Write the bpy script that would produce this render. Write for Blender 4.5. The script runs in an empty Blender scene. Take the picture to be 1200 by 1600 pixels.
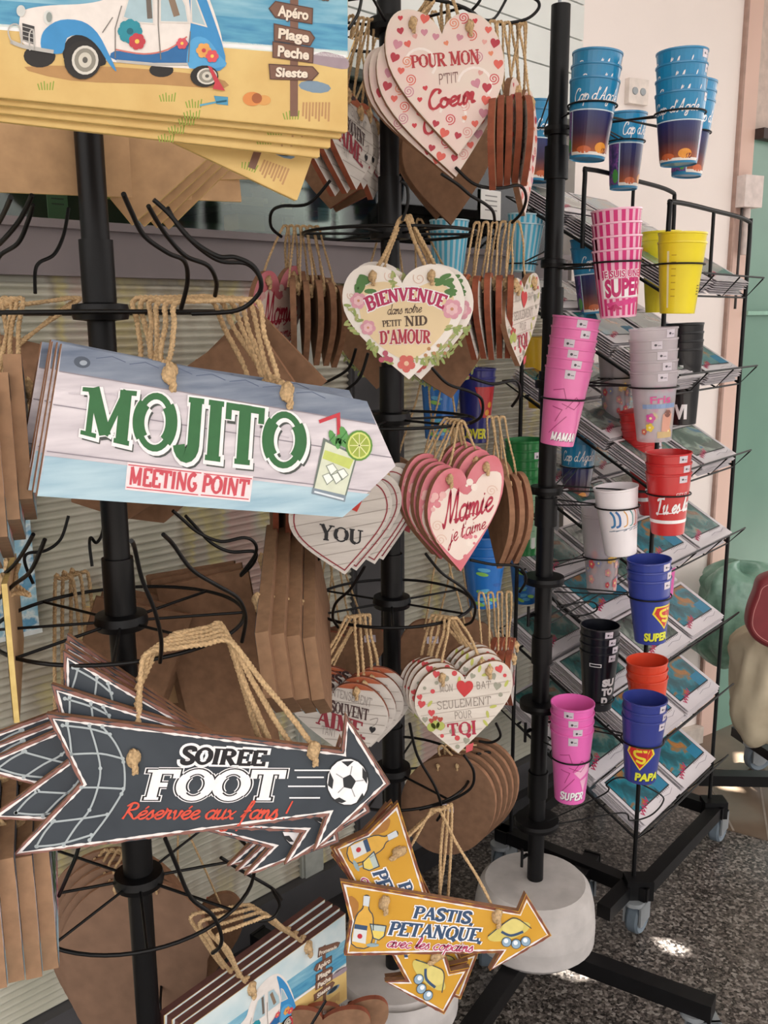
import bpy, math, random
from mathutils import Vector, Matrix
random.seed(7)
C = bpy.context.scene.collection
R = math.radians
# ------------------------------------------------------------------ camera, world, light, exposure
F = 1450.0; PITCH = R(11.83); ROLL = math.atan(47/6920); H = 1.40
cam_pos = Vector((0, 0, H))
_f = Vector((0, math.cos(PITCH), -math.sin(PITCH)))
_r0 = Vector((1, 0, 0)); _u0 = Vector((0, math.sin(PITCH), math.cos(PITCH)))
_r = _r0*math.cos(ROLL) - _u0*math.sin(ROLL)
_u = _u0*math.cos(ROLL) + _r0*math.sin(ROLL)
cd = bpy.data.cameras.new('camera'); cam = bpy.data.objects.new('camera', cd); C.objects.link(cam)
cd.sensor_fit = 'VERTICAL'; cd.sensor_height = 24; cd.sensor_width = 18; cd.lens = F/1600*24
cd.clip_start = 0.02
m3 = Matrix((_r, _u, -_f)).transposed().to_4x4(); m3.translation = cam_pos
cam.matrix_world = m3
sc = bpy.context.scene; sc.camera = cam
vs = sc.view_settings; vs.view_transform = 'Standard'; vs.look = 'None'; vs.gamma = 1.0; vs.use_curve_mapping = False
vs.exposure = 0.64
w = bpy.data.worlds.new('world'); sc.world = w; w.use_nodes = True
bg = w.node_tree.nodes['Background']; bg.inputs[1].default_value = 1.75
_tc = w.node_tree.nodes.new('ShaderNodeTexCoord'); _sp = w.node_tree.nodes.new('ShaderNodeSeparateXYZ'); _rp = w.node_tree.nodes.new('ShaderNodeValToRGB')
w.node_tree.links.new(_tc.outputs['Generated'], _sp.inputs[0]); w.node_tree.links.new(_sp.outputs[2], _rp.inputs[0]); w.node_tree.links.new(_rp.outputs[0], bg.inputs[0])
_e = _rp.color_ramp.elements; _e[0].position = 0.0; _e[0].color = (.10, .09, .085, 1); _e[1].position = .12; _e[1].color = (1.0, .955, .93, 1)
sd = bpy.data.lights.new('sun', 'SUN'); sd.energy = 32.0; sd.angle = R(0.5); sd.color = (1, .96, .9)
sun = bpy.data.objects.new('sun', sd); C.objects.link(sun)
sk = bpy.data.lights.new('wall_fill', 'AREA'); sk.shape = 'RECTANGLE'; sk.size = 1.3; sk.size_y = .9; sk.energy = 8; sk.color = (1, .95, .92)
sko = bpy.data.objects.new('wall_fill', sk); C.objects.link(sko); sko.location = (.85, 1.55, 2.70)          # added fill lamp that brightens the white wall; no roof opening above it
sko.rotation_euler = Vector((.15, .8, -.75)).to_track_quat('-Z', 'Y').to_euler()
SUN_DIR = Vector((-0.50, 0.15, -0.85)).normalized()         # travelling direction of the sunlight
sun.rotation_euler = SUN_DIR.to_track_quat('-Z', 'Y').to_euler()

# a pixel of the 1200x1600 frame to a point of the place: at a world-y distance, a depth, or a height
def ray(px, py): return _r*((px-600)/F) - _u*((py-800)/F) + _f
def P(px, py, D): d = ray(px, py); return cam_pos + d*(D/d.y)
def Pd(px, py, dep): return cam_pos + ray(px, py)*dep
def Pz(px, py, z): d = ray(px, py); return cam_pos + d*((z-H)/d.z)
def proj(p):
    v = Vector(p)-cam_pos; k = v.dot(_f); return 600+F*v.dot(_r)/k, 800-F*v.dot(_u)/k

# ------------------------------------------------------------------ materials
def lin(h):
    h = h.lstrip('#'); o = []
    for i in (0, 2, 4):
        c = int(h[i:i+2], 16)/255; o.append(c/12.92 if c <= .04045 else ((c+.055)/1.055)**2.4)
    return (*o, 1)
_mc = {}
def mat(hexc, rough=.6, var=.12, scale=40, metal=0, spec=.4, stretch=None, bump=0, name=None, alpha=1, sub=0, coat=0, c2=None, detail=3, coords='Object'):
    key = (hexc, rough, var, scale, metal, spec, stretch, bump, alpha, sub, coat, c2, detail, coords)
    if key in _mc: return _mc[key]
    m = bpy.data.materials.new(name or 'surface_'+hexc); m.use_nodes = True; nt = m.node_tree; b = nt.nodes['Principled BSDF']
    b.inputs['Roughness'].default_value = rough; b.inputs['Metallic'].default_value = metal
    b.inputs['Specular IOR Level'].default_value = spec
    if coat: b.inputs['Coat Weight'].default_value = coat; b.inputs['Coat Roughness'].default_value = .12
    if sub:
        b.inputs['Subsurface Weight'].default_value = sub; b.inputs['Subsurface Radius'].default_value = (.01, .01, .01)
        b.inputs['Subsurface Scale'].default_value = .3
    if alpha < 1: b.inputs['Alpha'].default_value = alpha
    tc = nt.nodes.new('ShaderNodeTexCoord'); mp = nt.nodes.new('ShaderNodeMapping'); nz = nt.nodes.new('ShaderNodeTexNoise')
    nt.links.new(tc.outputs[coords], mp.inputs[0]); nt.links.new(mp.outputs[0], nz.inputs['Vector'])
    if stretch: mp.inputs['Scale'].default_value = stretch
    nz.inputs['Scale'].default_value = scale; nz.inputs['Detail'].default_value = detail
    rp = nt.nodes.new('ShaderNodeValToRGB'); c = lin(hexc)
    e = rp.color_ramp.elements; e[0].position = .3; e[1].position = .7
    a = lin(c2) if c2 else tuple(max(0, x*(1-var)) for x in c[:3])+(1,)
    z = c if c2 else tuple(min(1, x*(1+var)) for x in c[:3])+(1,)
    e[0].color = a; e[1].color = z
    nt.links.new(nz.outputs['Fac'], rp.inputs[0]); nt.links.new(rp.outputs[0], b.inputs['Base Color'])
    if bump:
        bp = nt.nodes.new('ShaderNodeBump'); bp.inputs['Strength'].default_value = bump; bp.inputs['Distance'].default_value = .002
        nt.links.new(nz.outputs['Fac'], bp.inputs['Height']); nt.links.new(bp.outputs[0], b.inputs['Normal'])
    _mc[key] = m; return m
def ink(h): return mat(h, .45, .05, 90, spec=.35)             # printed colour on a board
def glass_mat(name, tint, refl=.12):
    m = bpy.data.materials.new(name); m.use_nodes = True; nt = m.node_tree; nt.nodes.remove(nt.nodes['Principled BSDF'])
    t = nt.nodes.new('ShaderNodeBsdfTransparent'); t.inputs[0].default_value = lin(tint)
    g = nt.nodes.new('ShaderNodeBsdfGlossy'); g.inputs['Roughness'].default_value = .05
    fr = nt.nodes.new('ShaderNodeFresnel'); fr.inputs[0].default_value = 1.5
    mx = nt.nodes.new('ShaderNodeMixShader'); nt.links.new(fr.outputs[0], mx.inputs[0])
    nt.links.new(t.outputs[0], mx.inputs[1]); nt.links.new(g.outputs[0], mx.inputs[2])
    nt.links.new(mx.outputs[0], nt.nodes['Material Output'].inputs[0]); return m
def ramp_mat(name, stops, rough=.4, scale=14, axis=None, coat=0, stretch=(1, 1, 1), distort=0):
    """many-coloured print: noise (or an object axis) through a colour ramp"""
    m = bpy.data.materials.new(name); m.use_nodes = True; nt = m.node_tree; b = nt.nodes['Principled BSDF']; b.inputs['Roughness'].default_value = rough
    if coat: b.inputs['Coat Weight'].default_value = coat
    tc = nt.nodes.new('ShaderNodeTexCoord'); mp = nt.nodes.new('ShaderNodeMapping'); mp.inputs['Scale'].default_value = stretch
    nt.links.new(tc.outputs['Object'], mp.inputs[0]); nz = nt.nodes.new('ShaderNodeTexNoise'); nz.inputs['Scale'].default_value = scale
    nz.inputs['Detail'].default_value = 4; nz.inputs['Distortion'].default_value = distort
    nt.links.new(mp.outputs[0], nz.inputs['Vector']); rp = nt.nodes.new('ShaderNodeValToRGB'); rp.color_ramp.elements.remove(rp.color_ramp.elements[1])
    for i, (p, h) in enumerate(stops):
        e = rp.color_ramp.elements[0] if i == 0 else rp.color_ramp.elements.new(p)
        e.position = p; e.color = lin(h)
    if axis:
        sp = nt.nodes.new('ShaderNodeSeparateXYZ'); nt.links.new(tc.outputs['Generated'], sp.inputs[0]); nt.links.new(sp.outputs[axis], rp.inputs[0])
    else: nt.links.new(nz.outputs['Fac'], rp.inputs[0])
    nt.links.new(rp.outputs[0], b.inputs['Base Color']); return m

MDF = mat('#876750', .8, .14, 60, spec=.15)
MDF_E = mat('#8f6a52', .8, .2, 80, spec=.15)
JUTE = mat('#c2a57e', .95, .28, 260, spec=.1, bump=.6)
BLACK = mat('#08080a', .42, .3, 30, spec=.3)
WIRE = mat('#070708', .42, .3, 50, spec=.3)
RUBBER = mat('#66727c', .5, .15, 40)
STEEL = mat('#9aa0a4', .3, .1, 30, metal=.4)

# ------------------------------------------------------------------ mesh building
class MB:
    def __init__(s): s.v = []; s.f = []; s.mi = []; s.mats = []; s.smooth = set()
    def m(s, mt):
        if mt not in s.mats: s.mats.append(mt)
        return s.mats.index(mt)
    def add(s, vs_, fs_, mt, smooth=False):
        b = len(s.v); k = s.m(mt); s.v += [tuple(x) for x in vs_]
        for f in fs_:
            if smooth: s.smooth.add(len(s.f))
            s.f.append([b+i for i in f]); s.mi.append(k)
        return s
    def box(s, lo, hi, mt, M=None):
        x0, y0, z0 = lo; x1, y1, z1 = hi
        v = [Vector(q) for q in ((x0,y0,z0),(x1,y0,z0),(x1,y1,z0),(x0,y1,z0),(x0,y0,z1),(x1,y0,z1),(x1,y1,z1),(x0,y1,z1))]
        if M: v = [M @ q for q in v]
        return s.add(v, [(0,3,2,1),(4,5,6,7),(0,1,5,4),(1,2,6,5),(2,3,7,6),(3,0,4,7)], mt)
    def tube(s, pts, r, mt, n=8, closed=False, cap=True):
        pts = [Vector(p) for p in pts]; N = len(pts)
        vs_ = []; up = None
        for i, p in enumerate(pts):
            if closed: t = pts[(i+1) % N]-pts[i-1]
            else: t = pts[min(i+1, N-1)]-pts[max(i-1, 0)]
            if t.length < 1e-9: t = Vector((0, 0, 1))
            t.normalize()
            if up is None: up = t.orthogonal().normalized()
            up = (up - t*up.dot(t))
            up = up.normalized() if up.length > 1e-6 else t.orthogonal().normalized()
            sd_ = t.cross(up); rr = r[i] if isinstance(r, (list, tuple)) else r
            for k in range(n):
                a = 2*math.pi*k/n; vs_.append(p + up*(rr*math.cos(a)) + sd_*(rr*math.sin(a)))
        fs_ = []
        for i in range(N if closed else N-1):
            j = (i+1) % N
            for k in range(n): fs_.append((i*n+k, i*n+(k+1) % n, j*n+(k+1) % n, j*n+k))
        s.add(vs_, fs_, mt, True)
        if cap and not closed:
            s.add(vs_[:n], [tuple(range(n))[::-1]], mt); s.add(vs_[-n:], [tuple(range(n))], mt)
        return s
    def lathe(s, prof, mt, n=32, M=None, mts=None):
        vs_ = []
        for (r, z) in prof:
            for k in range(n):
                a = 2*math.pi*k/n; q = Vector((r*math.cos(a), r*math.sin(a), z)); vs_.append(M @ q if M else q)
        for i in range(len(prof)-1):
            ring = vs_[i*n:(i+2)*n]
            s.add(ring, [(k, (k+1) % n, n+(k+1) % n, n+k) for k in range(n)], mts[i] if mts else mt, True)
        return s
    def build(s, name, parent=None, M=None):
        me = bpy.data.meshes.new(name); me.from_pydata(s.v, [], s.f)
        for x in s.mats: me.materials.append(x)
        for i, p in enumerate(me.polygons):
            p.material_index = s.mi[i]
            if i in s.smooth: p.use_smooth = True
        me.update(); o = bpy.data.objects.new(name, me); C.objects.link(o)
        if parent: o.parent = parent
        if M is not None: o.matrix_world = M
        return o
def cat(pts, k=6, closed=False):
    """Catmull-Rom through points of any dimension"""
    n = len(pts); out = []
    if n < 3: return [tuple(p) for p in pts]
    for i in range(n if closed else n-1):
        g = lambda j: pts[j % n] if closed else pts[max(0, min(n-1, j))]
        p0, p1, p2, p3 = g(i-1), g(i), g(i+1), g(i+2)
        for q in range(k):
            t = q/k
            out.append(tuple(.5*((2*b)+(c-a)*t+(2*a-5*b+4*c-d)*t*t+(3*b-a-3*c+d)*t**3) for a, b, c, d in zip(p0, p1, p2, p3)))
    if not closed: out.append(tuple(pts[-1]))
    return out
def tag(o, label=None, category=None, group=None, kind=None):
    if label: o['label'] = label
    if category: o['category'] = category
    if group: o['group'] = group
    if kind: o['kind'] = kind
    return o
def empty(name, M): 
    o = bpy.data.objects.new(name, None); C.objects.link(o); o.matrix_world = M; o.empty_display_size = .05; return o
def dup(root, M, skip=('cord',), label=None, group=None):
    r = root.copy(); C.objects.link(r); r.matrix_world = M
    if label: r['label'] = label
    if group: r['group'] = group
    for ch in list(root.children):
        if ch.name.split('.')[0] in skip: continue
        c = ch.copy(); C.objects.link(c); c.parent = r
    return r

# ------------------------------------------------------------------ lettering
def arc(cx, cy, rx, ry, a0, a1, n=10): return [(cx+rx*math.cos(R(a0+(a1-a0)*i/n)), cy+ry*math.sin(R(a0+(a1-a0)*i/n))) for i in range(n+1)]
# slab capitals: width, strokes ('t' thick / 'n' thin), serif centres (x, y)
CAPS = {
 'A': (.86, [('n', [(.12,0),(.42,1)]), ('t', [(.42,1),(.74,0)]), ('n', [(.22,.33),(.64,.33)])], [(.12,0),(.74,0)]),
 'B': (.74, [('t', [(.17,0),(.17,1)]), ('n', [(.17,.95),(.42,.95)]+arc(.42,.74,.17,.21,90,-90)+[(.17,.53)]), ('t', arc(.44,.76,.15,.12,60,-60,5)), ('n', [(.17,.53),(.42,.53)]+arc(.42,.29,.22,.24,90,-90)+[(.17,.05)]), ('t', arc(.46,.29,.18,.14,60,-60,5))], [(.1,1),(.1,0)]),
 'C': (.74, [('t', arc(.40,.5,.30,.45,60,300,18))], [(.6,.85)]),
 'D': (.80, [('t', [(.17,0),(.17,1)]), ('n', [(.17,.95),(.38,.95)]+arc(.38,.5,.29,.45,90,-90,14)+[(.17,.05)]), ('t', arc(.38,.5,.29,.40,60,-60,10))], [(.1,1),(.1,0)]),
 'E': (.70, [('t', [(.17,0),(.17,1)]), ('n', [(.17,.95),(.62,.95),(.62,.75)]), ('n', [(.17,.05),(.64,.05),(.64,.27)]), ('n', [(.17,.5),(.46,.5)])], [(.1,1),(.1,0)]),
 'F': (.68, [('t', [(.17,0),(.17,1)]), ('n', [(.17,.94),(.62,.94),(.62,.72)]), ('n', [(.17,.5),(.46,.5)])], [(.1,1),(.17,0)]),
 'G': (.78, [('t', arc(.40,.5,.30,.45,55,320,18)+[(.64,.42)]), ('n', [(.42,.44),(.68,.44)])], []),
 'I': (.38, [('t', [(.19,0),(.19,1)])], [(.19,0),(.19,1)]),
 'J': (.56, [('t', [(.36,1),(.36,.3)]+arc(.22,.22,.14,.20,0,-170,8))], [(.36,1)]),
 'M': (1.0, [('n', [(.16,0),(.16,1)]), ('t', [(.16,1),(.48,.1)]), ('n', [(.48,.1),(.80,1)]), ('t', [(.80,1),(.80,0)])], [(.16,0),(.80,0),(.1,1),(.86,1)]),
 'N': (.86, [('n', [(.15,0),(.15,1)]), ('t', [(.15,1),(.69,0)]), ('n', [(.69,0),(.69,1)])], [(.15,0),(.1,1),(.69,1)]),
 'O': (.82, [('n', arc(.41,.5,.32,.45,0,360,28)), ('t', arc(.41,.5,.32,.42,135,225,10)), ('t', arc(.41,.5,.32,.42,-45,45,10))], []),
 'P': (.70, [('t', [(.17,0),(.17,1)]), ('n', [(.17,.95),(.4,.95)]+arc(.4,.71,.22,.24,90,-90)+[(.17,.47)]), ('t', arc(.42,.71,.2,.16,60,-60,6))], [(.1,1),(.17,0)]),
 'Q': (.82, [('n', arc(.41,.5,.32,.45,0,360,28)), ('t', arc(.41,.5,.32,.42,135,225,10)), ('t', arc(.41,.5,.32,.42,-45,45,10)), ('t', [(.44,.22),(.74,-.12)])], []),
 'R': (.80, [('t', [(.17,0),(.17,1)]), ('n', [(.17,.95),(.4,.95)]+arc(.4,.73,.22,.22,90,-90)+[(.17,.51)]), ('t', arc(.42,.73,.2,.15,60,-60,6)), ('t', [(.36,.5),(.68,0)])], [(.1,1),(.17,0),(.70,0)]),
 'S': (.66, [('t', cat([(.56,.74),(.52,.90),(.33,.96),(.13,.88),(.12,.68),(.33,.52),(.54,.36),(.54,.14),(.33,.04),(.13,.10),(.09,.27)], 4))], []),
 'T': (.76, [('t', [(.38,0),(.38,1)]), ('n', [(.06,.72),(.06,.94),(.70,.94),(.70,.72)])], [(.38,0)]),
 'U': (.80, [('t', [(.17,1),(.17,.3)]+arc(.40,.3,.23,.26,180,270,8)), ('n', arc(.40,.3,.23,.26,270,360,8)+[(.63,1)])], [(.17,1),(.63,1)]),
 'V': (.84, [('t', [(.13,1),(.42,0)]), ('n', [(.42,0),(.71,1)])], [(.13,1),(.71,1)]),
 'Y': (.80, [('t', [(.13,1),(.4,.45),(.4,0)]), ('n', [(.4,.45),(.67,1)])], [(.13,1),(.67,1),(.4,0)]),
 'L': (.66, [('t', [(.17,0),(.17,1)]), ('n', [(.17,.05),(.60,.05),(.60,.3)])], [(.17,1),(.1,0)]),
 '.': (.2, [('t', [(.09,.16),(.09,0)])], []),
 "'": (.22, [('t', [(.11,1),(.09,.75)])], []), ',': (.24, [('t', [(.12,.06),(.06,-.18)])], []), ' ': (.34, [], []),
 '!': (.3, [('t', [(.15,1),(.15,.3)]), ('t', [(.15,.1),(.15,0)])], []),
}
SCR = {
 'a': (.52, [[(.42,.42),(.28,.5),(.1,.4),(.05,.2),(.15,.02),(.3,.06),(.42,.3),(.45,.48),(.42,.2),(.46,.02),(.6,.1)]]),
 'c': (.44, [[(.4,.42),(.28,.5),(.1,.38),(.06,.18),(.16,.02),(.3,.02),(.48,.14)]]),
 'd': (.55, [[(.42,.42),(.28,.5),(.1,.4),(.05,.2),(.15,.02),(.3,.06),(.42,.3),(.52,.98),(.44,.3),(.46,.02),(.6,.1)]]),
 'e': (.44, [[(.0,.18),(.25,.26),(.4,.4),(.3,.5),(.14,.42),(.08,.2),(.18,.02),(.34,.04),(.5,.18)]]),
 'f': (.40, [[(0,.1),(.2,.4),(.38,.9),(.3,1.),(.22,.8),(.16,.2),(.1,-.3),(.0,-.35)], [(.05,.45),(.4,.48)]]),
 'g': (.52, [[(.42,.42),(.28,.5),(.1,.4),(.05,.2),(.15,.02),(.3,.06),(.42,.3),(.45,.48),(.4,.0),(.3,-.35),(.12,-.35),(.2,-.1),(.55,.1)]]),
 'i': (.27, [[(.0,.1),(.14,.48),(.1,.15),(.16,.02),(.3,.12)], [(.16,.68),(.19,.74)]]),
 'j': (.25, [[(.14,.48),(.08,.0),(-.02,-.35),(-.15,-.35),(-.05,-.12),(.25,.1)], [(.17,.68),(.2,.74)]]),
 'l': (.26, [[(0,.1),(.2,.5),(.28,.9),(.2,1),(.12,.7),(.1,.15),(.17,.02),(.3,.12)]]),
 'm': (.67, [[(0,.3),(.1,.48),(.08,.02)], [(.08,.2),(.22,.46),(.32,.44),(.3,.02)], [(.3,.2),(.44,.46),(.54,.44),(.52,.1),(.58,.02),(.7,.12)]]),
 'n': (.47, [[(0,.3),(.1,.48),(.08,.02)], [(.08,.2),(.24,.47),(.34,.44),(.32,.1),(.38,.02),(.5,.12)]]),
 'o': (.46, [[(.28,.5),(.1,.42),(.05,.2),(.16,.02),(.34,.06),(.42,.28),(.3,.5),(.3,.4),(.5,.4)]]),
 'p': (.47, [[(0,.3),(.1,.48),(.04,-.4)], [(.08,.2),(.24,.48),(.4,.4),(.4,.15),(.26,.02),(.1,.08)]]),
 'r': (.44, [[(0,.12),(.10,.46),(.07,.60),(.15,.50),(.30,.50),(.27,.28),(.29,.03),(.44,.12)]]),
 's': (.36, [[(0,.1),(.2,.5),(.26,.35),(.32,.15),(.2,.0),(.06,.06)]]),
 't': (.30, [[(0,.1),(.2,.85),(.14,.15),(.2,.02),(.34,.12)], [(.02,.58),(.36,.62)]]),
 'u': (.49, [[(0,.3),(.08,.48),(.06,.12),(.16,.02),(.3,.15),(.36,.48),(.34,.1),(.4,.02),(.52,.12)]]),
 'v': (.42, [[(0,.35),(.08,.48),(.14,.1),(.2,.02),(.32,.2),(.36,.48),(.46,.42)]]),
 'x': (.42, [[(0,.4),(.1,.46),(.25,.05),(.4,.06)], [(.4,.46),(.02,.02)]]),
 'é': (.44, [[(.0,.18),(.25,.26),(.4,.4),(.3,.5),(.14,.42),(.08,.2),(.18,.02),(.34,.04),(.5,.18)], [(.24,.62),(.36,.78)]]),
 'M': (.86, [[(-.05,.12),(.06,.0),(.18,.4),(.3,1.0),(.36,.4),(.4,.1),(.55,.5),(.72,1.0),(.72,.4),(.7,.05),(.88,.1)]]),
 'C': (.62, [[(.52,.75),(.6,.9),(.45,1.),(.25,.9),(.08,.5),(.15,.1),(.4,0),(.65,.2)]]),
 'R': (.70, [[(.2,1),(.15,.5),(.08,0)], [(.0,.8),(.25,1.0),(.5,.9),(.5,.65),(.2,.5),(.4,.25),(.6,.02),(.75,.12)]]),
 'A': (.72, [[(-.02,.02),(.1,.05),(.35,.6),(.5,1),(.5,.4),(.52,.02),(.7,.12)], [(.15,.35),(.55,.4)]]),
 'F': (.6, [[(.3,1),(.22,.5),(.1,0),(-.05,.05)], [(.05,.85),(.3,1),(.62,.98)], [(.15,.5),(.45,.52)]]),
 'T': (.6, [[(.32,1),(.25,.5),(.12,0),(-.05,.08)], [(.0,.85),(.2,.98),(.64,1.0)]]),
 "'": (.16, [[(.1,1),(.06,.78)]]), ' ': (.3, []), '!': (.24, [[(.16,1),(.08,.3)], [(.05,.06),(.05,.0)]]),
}
_bf = {}
def bfont(s, bold=0, shear=0):
    k = (s, bold, shear)
    if k in _bf: return _bf[k]
    cu = bpy.data.curves.new('t', 'FONT'); cu.body = s; cu.offset = bold; cu.shear = shear; cu.resolution_u = 3
    o = bpy.data.objects.new('t', cu); me = o.to_mesh()
    vs_ = [(v.co.x, v.co.y) for v in me.vertices]; fs_ = [tuple(p.vertices) for p in me.polygons]
    o.to_mesh_clear(); bpy.data.objects.remove(o); bpy.data.curves.remove(cu)
    x0 = min(v[0] for v in vs_); x1 = max(v[0] for v in vs_)
    _bf[k] = ([((x-x0), y/.70) for x, y in vs_], fs_, x1-x0); return _bf[k]

class Art(MB):
    """a print: 2-D shapes laid on a surface; fn(x, y, height) gives the point on the surface"""
    def __init__(s, fn, step=.00018, base=.0004): super().__init__(); s.fn = fn; s.step = step; s.base = base
    def _p(s, p, L): return s.fn(p[0], p[1], s.base+L*s.step)
    def flat(s, pts, faces, mt, L): return s.add([s._p(p, L) for p in pts], faces, mt)
    def poly(s, pts, mt, L=1): return s.flat(pts, [tuple(range(len(pts)))], mt, L)
    def patch(s, x0, x1, y0, y1, mt, L=1, nx=8, ny=1):
        v = [s._p((x0+(x1-x0)*i/nx, y0+(y1-y0)*j/ny), L) for j in range(ny+1) for i in range(nx+1)]
        return s.add(v, [(j*(nx+1)+i, j*(nx+1)+i+1, (j+1)*(nx+1)+i+1, (j+1)*(nx+1)+i) for j in range(ny) for i in range(nx)], mt)
    def rib(s, pts, w, closed=False):
        n = len(pts); l, r = [], []
        for i in range(n):
            a = pts[i-1] if (i or closed) else pts[0]; b = pts[(i+1) % n] if (i < n-1 or closed) else pts[-1]
            p = pts[i]
            d1 = (p[0]-a[0], p[1]-a[1]); d2 = (b[0]-p[0], b[1]-p[1])
            def nn(d):
                q = math.hypot(*d); return (d[0]/q, d[1]/q) if q > 1e-9 else None
            d1 = nn(d1); d2 = nn(d2)
            d1 = d1 or d2 or (1, 0); d2 = d2 or d1
            t = (d1[0]+d2[0], d1[1]+d2[1]); q = math.hypot(*t)
            t = (t[0]/q, t[1]/q) if q > 1e-6 else d1
            c = max(.45, t[0]*d1[0]+t[1]*d1[1]); ww = (w[i] if isinstance(w, list) else w)/2/c
            l.append((p[0]-t[1]*ww, p[1]+t[0]*ww)); r.append((p[0]+t[1]*ww, p[1]-t[0]*ww))
        return l, r
    def stroke(s, pts, w, mt, L=1, closed=False, tf=None):
        l, r = s.rib(pts, w, closed); n = len(pts)
        q = l+r
        if tf: q = [tf(*p) for p in q]
        return s.flat(q, [(i, (i+1) % n, n+(i+1) % n, n+i) for i in range(n if closed else n-1)], mt, L)
    def disc(s, c, rx, mt, L=1, ry=None, n=18, rot=0):
        ry = ry or rx; a = R(rot); o = []
        for i in range(n):
            t = 2*math.pi*i/n; x, y = rx*math.cos(t), ry*math.sin(t)
            o.append((c[0]+x*math.cos(a)-y*math.sin(a), c[1]+x*math.sin(a)+y*math.cos(a)))
        return s.poly(o, mt, L)
    def heart(s, c, r, mt, L=1, rot=0):
        a = R(rot); pts = [(x*2*r, (y-.55)*2*r) for x, y in heart_outline(6)]
        return s.poly([(c[0]+x*math.cos(a)+y*math.sin(a), c[1]-y*math.cos(a)+x*math.sin(a)) for x, y in pts], mt, L)
    def flower(s, c, r, mt, mc, L=1, n=5, rot=0):
        for k in range(n):
            a = R(rot)+2*math.pi*k/n; s.disc((c[0]+.58*r*math.cos(a), c[1]+.58*r*math.sin(a)), .45*r, mt, L+.1*k, n=10)
        return s.disc(c, .28*r, mc, L+1, n=10)
    def leaf(s, c, r, mt, L=1, rot=0): return s.disc(c, r, mt, L, ry=r*.4, n=10, rot=rot)
    def spiral(s, c, r, w, mt, L=1, turns=2): return s.stroke([(c[0]+r*t/30*math.cos(turns*2*math.pi*t/30), c[1]+r*t/30*math.sin(turns*2*math.pi*t/30)) for t in range(3, 31)], w, mt, L)
    def text(s, body, quad, style, mt, L=2, grow=0, bow=(0, 0), T=.2, N=.1, shift=(0, 0), shear=.18, bold=0, serif=.15):
        """quad = TL, TR, BR, BL of the word's cap box; bow lifts the middle of the top and bottom lines"""
        TL, TR, BR, BL = quad; tot = 0
        if style == 'sans':
            vs_, fs_, W = bfont(body, bold+grow, shear)
        else:
            G = CAPS if style == 'slab' else SCR
            tot = sum(G[ch][0] for ch in body) or 1; W = tot
        def tf(x, y):
            u = x/W; b4 = 4*u*(1-u)
            tx = TL[0]+(TR[0]-TL[0])*u; ty = TL[1]+(TR[1]-TL[1])*u+bow[0]*b4
            bx = BL[0]+(BR[0]-BL[0])*u; by = BL[1]+(BR[1]-BL[1])*u+bow[1]*b4
            return bx+(tx-bx)*y+shift[0], by+(ty-by)*y+shift[1]
        if style == 'sans':
            return s.flat([tf(*v) for v in vs_], fs_, mt, L)
        x = 0; cnt = 0
        for ch in body:
            if style == 'slab':
                cw, st, se = CAPS[ch]
                for i, (k, pts) in enumerate(st):
                    cnt += 1; s.stroke([(x+p[0], p[1]) for p in pts], (T if k == 't' else N)+grow, mt, L+.06*(cnt % 14), tf=tf)
                if serif:
                    for (sx, sy) in se:
                        cnt += 1; yy = sy+(.045 if sy < .5 else -.045)
                        s.stroke([(x+sx-serif-grow/2, yy), (x+sx+serif+grow/2, yy)], .09+grow, mt, L+.06*(cnt % 14), tf=tf)
            else:
                cw, st = SCR[ch]
                for pts in st:
                    cnt += 1; q = cat([(x+p[0]+shear*p[1], p[1]) for p in pts], 5)
                    s.stroke(q, [N*.6+T*.6*abs(math.sin(math.pi*i/max(1, len(q)-1)*len(pts)/2.2))+grow for i in range(len(q))], mt, L+.06*(cnt % 14), tf=tf)
            x += cw
        return s
def heart_outline(k=10):
    def bz(a, b, c, d, n): return [tuple((1-t)**3*p+3*(1-t)**2*t*q+3*(1-t)*t*t*r+t**3*s for p, q, r, s in zip(a, b, c, d)) for t in [i/n for i in range(n)]]
    r = bz((0,.84),(.04,.94),(.14,1.),(.26,1.), k)+bz((.26,1.),(.41,1.),(.5,.86),(.5,.68), k)+bz((.5,.68),(.5,.45),(.22,.22),(0,0), k)
    l = [(-x, y) for x, y in reversed(r[1:])]
    return r+[(0, 0)]+l
class CupArt(Art):
    """a print on a curved wall: every flat piece is cut small enough to follow the curve"""
    def flat(s, pts, faces, mt, L):
        from mathutils.geometry import tessellate_polygon
        for f in faces:
            q = [pts[i] for i in f]
            tris = [tuple(q[i] for i in t) for t in (tessellate_polygon([[Vector((x, y, 0)) for x, y in q]]) if len(q) > 3 else [(0, 1, 2)])]
            while tris:
                t = tris.pop(); e = [abs(t[i][0]-t[(i+1) % 3][0]) for i in range(3)]; k = e.index(max(e))
                if e[k] > .007:
                    a, b, c = t[k], t[(k+1) % 3], t[(k+2) % 3]; m_ = ((a[0]+b[0])/2, (a[1]+b[1])/2); tris += [(a, m_, c), (m_, b, c)]
                else: s.add([s._p(p, L) for p in t], [(0, 1, 2)], mt)
        return s
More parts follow.
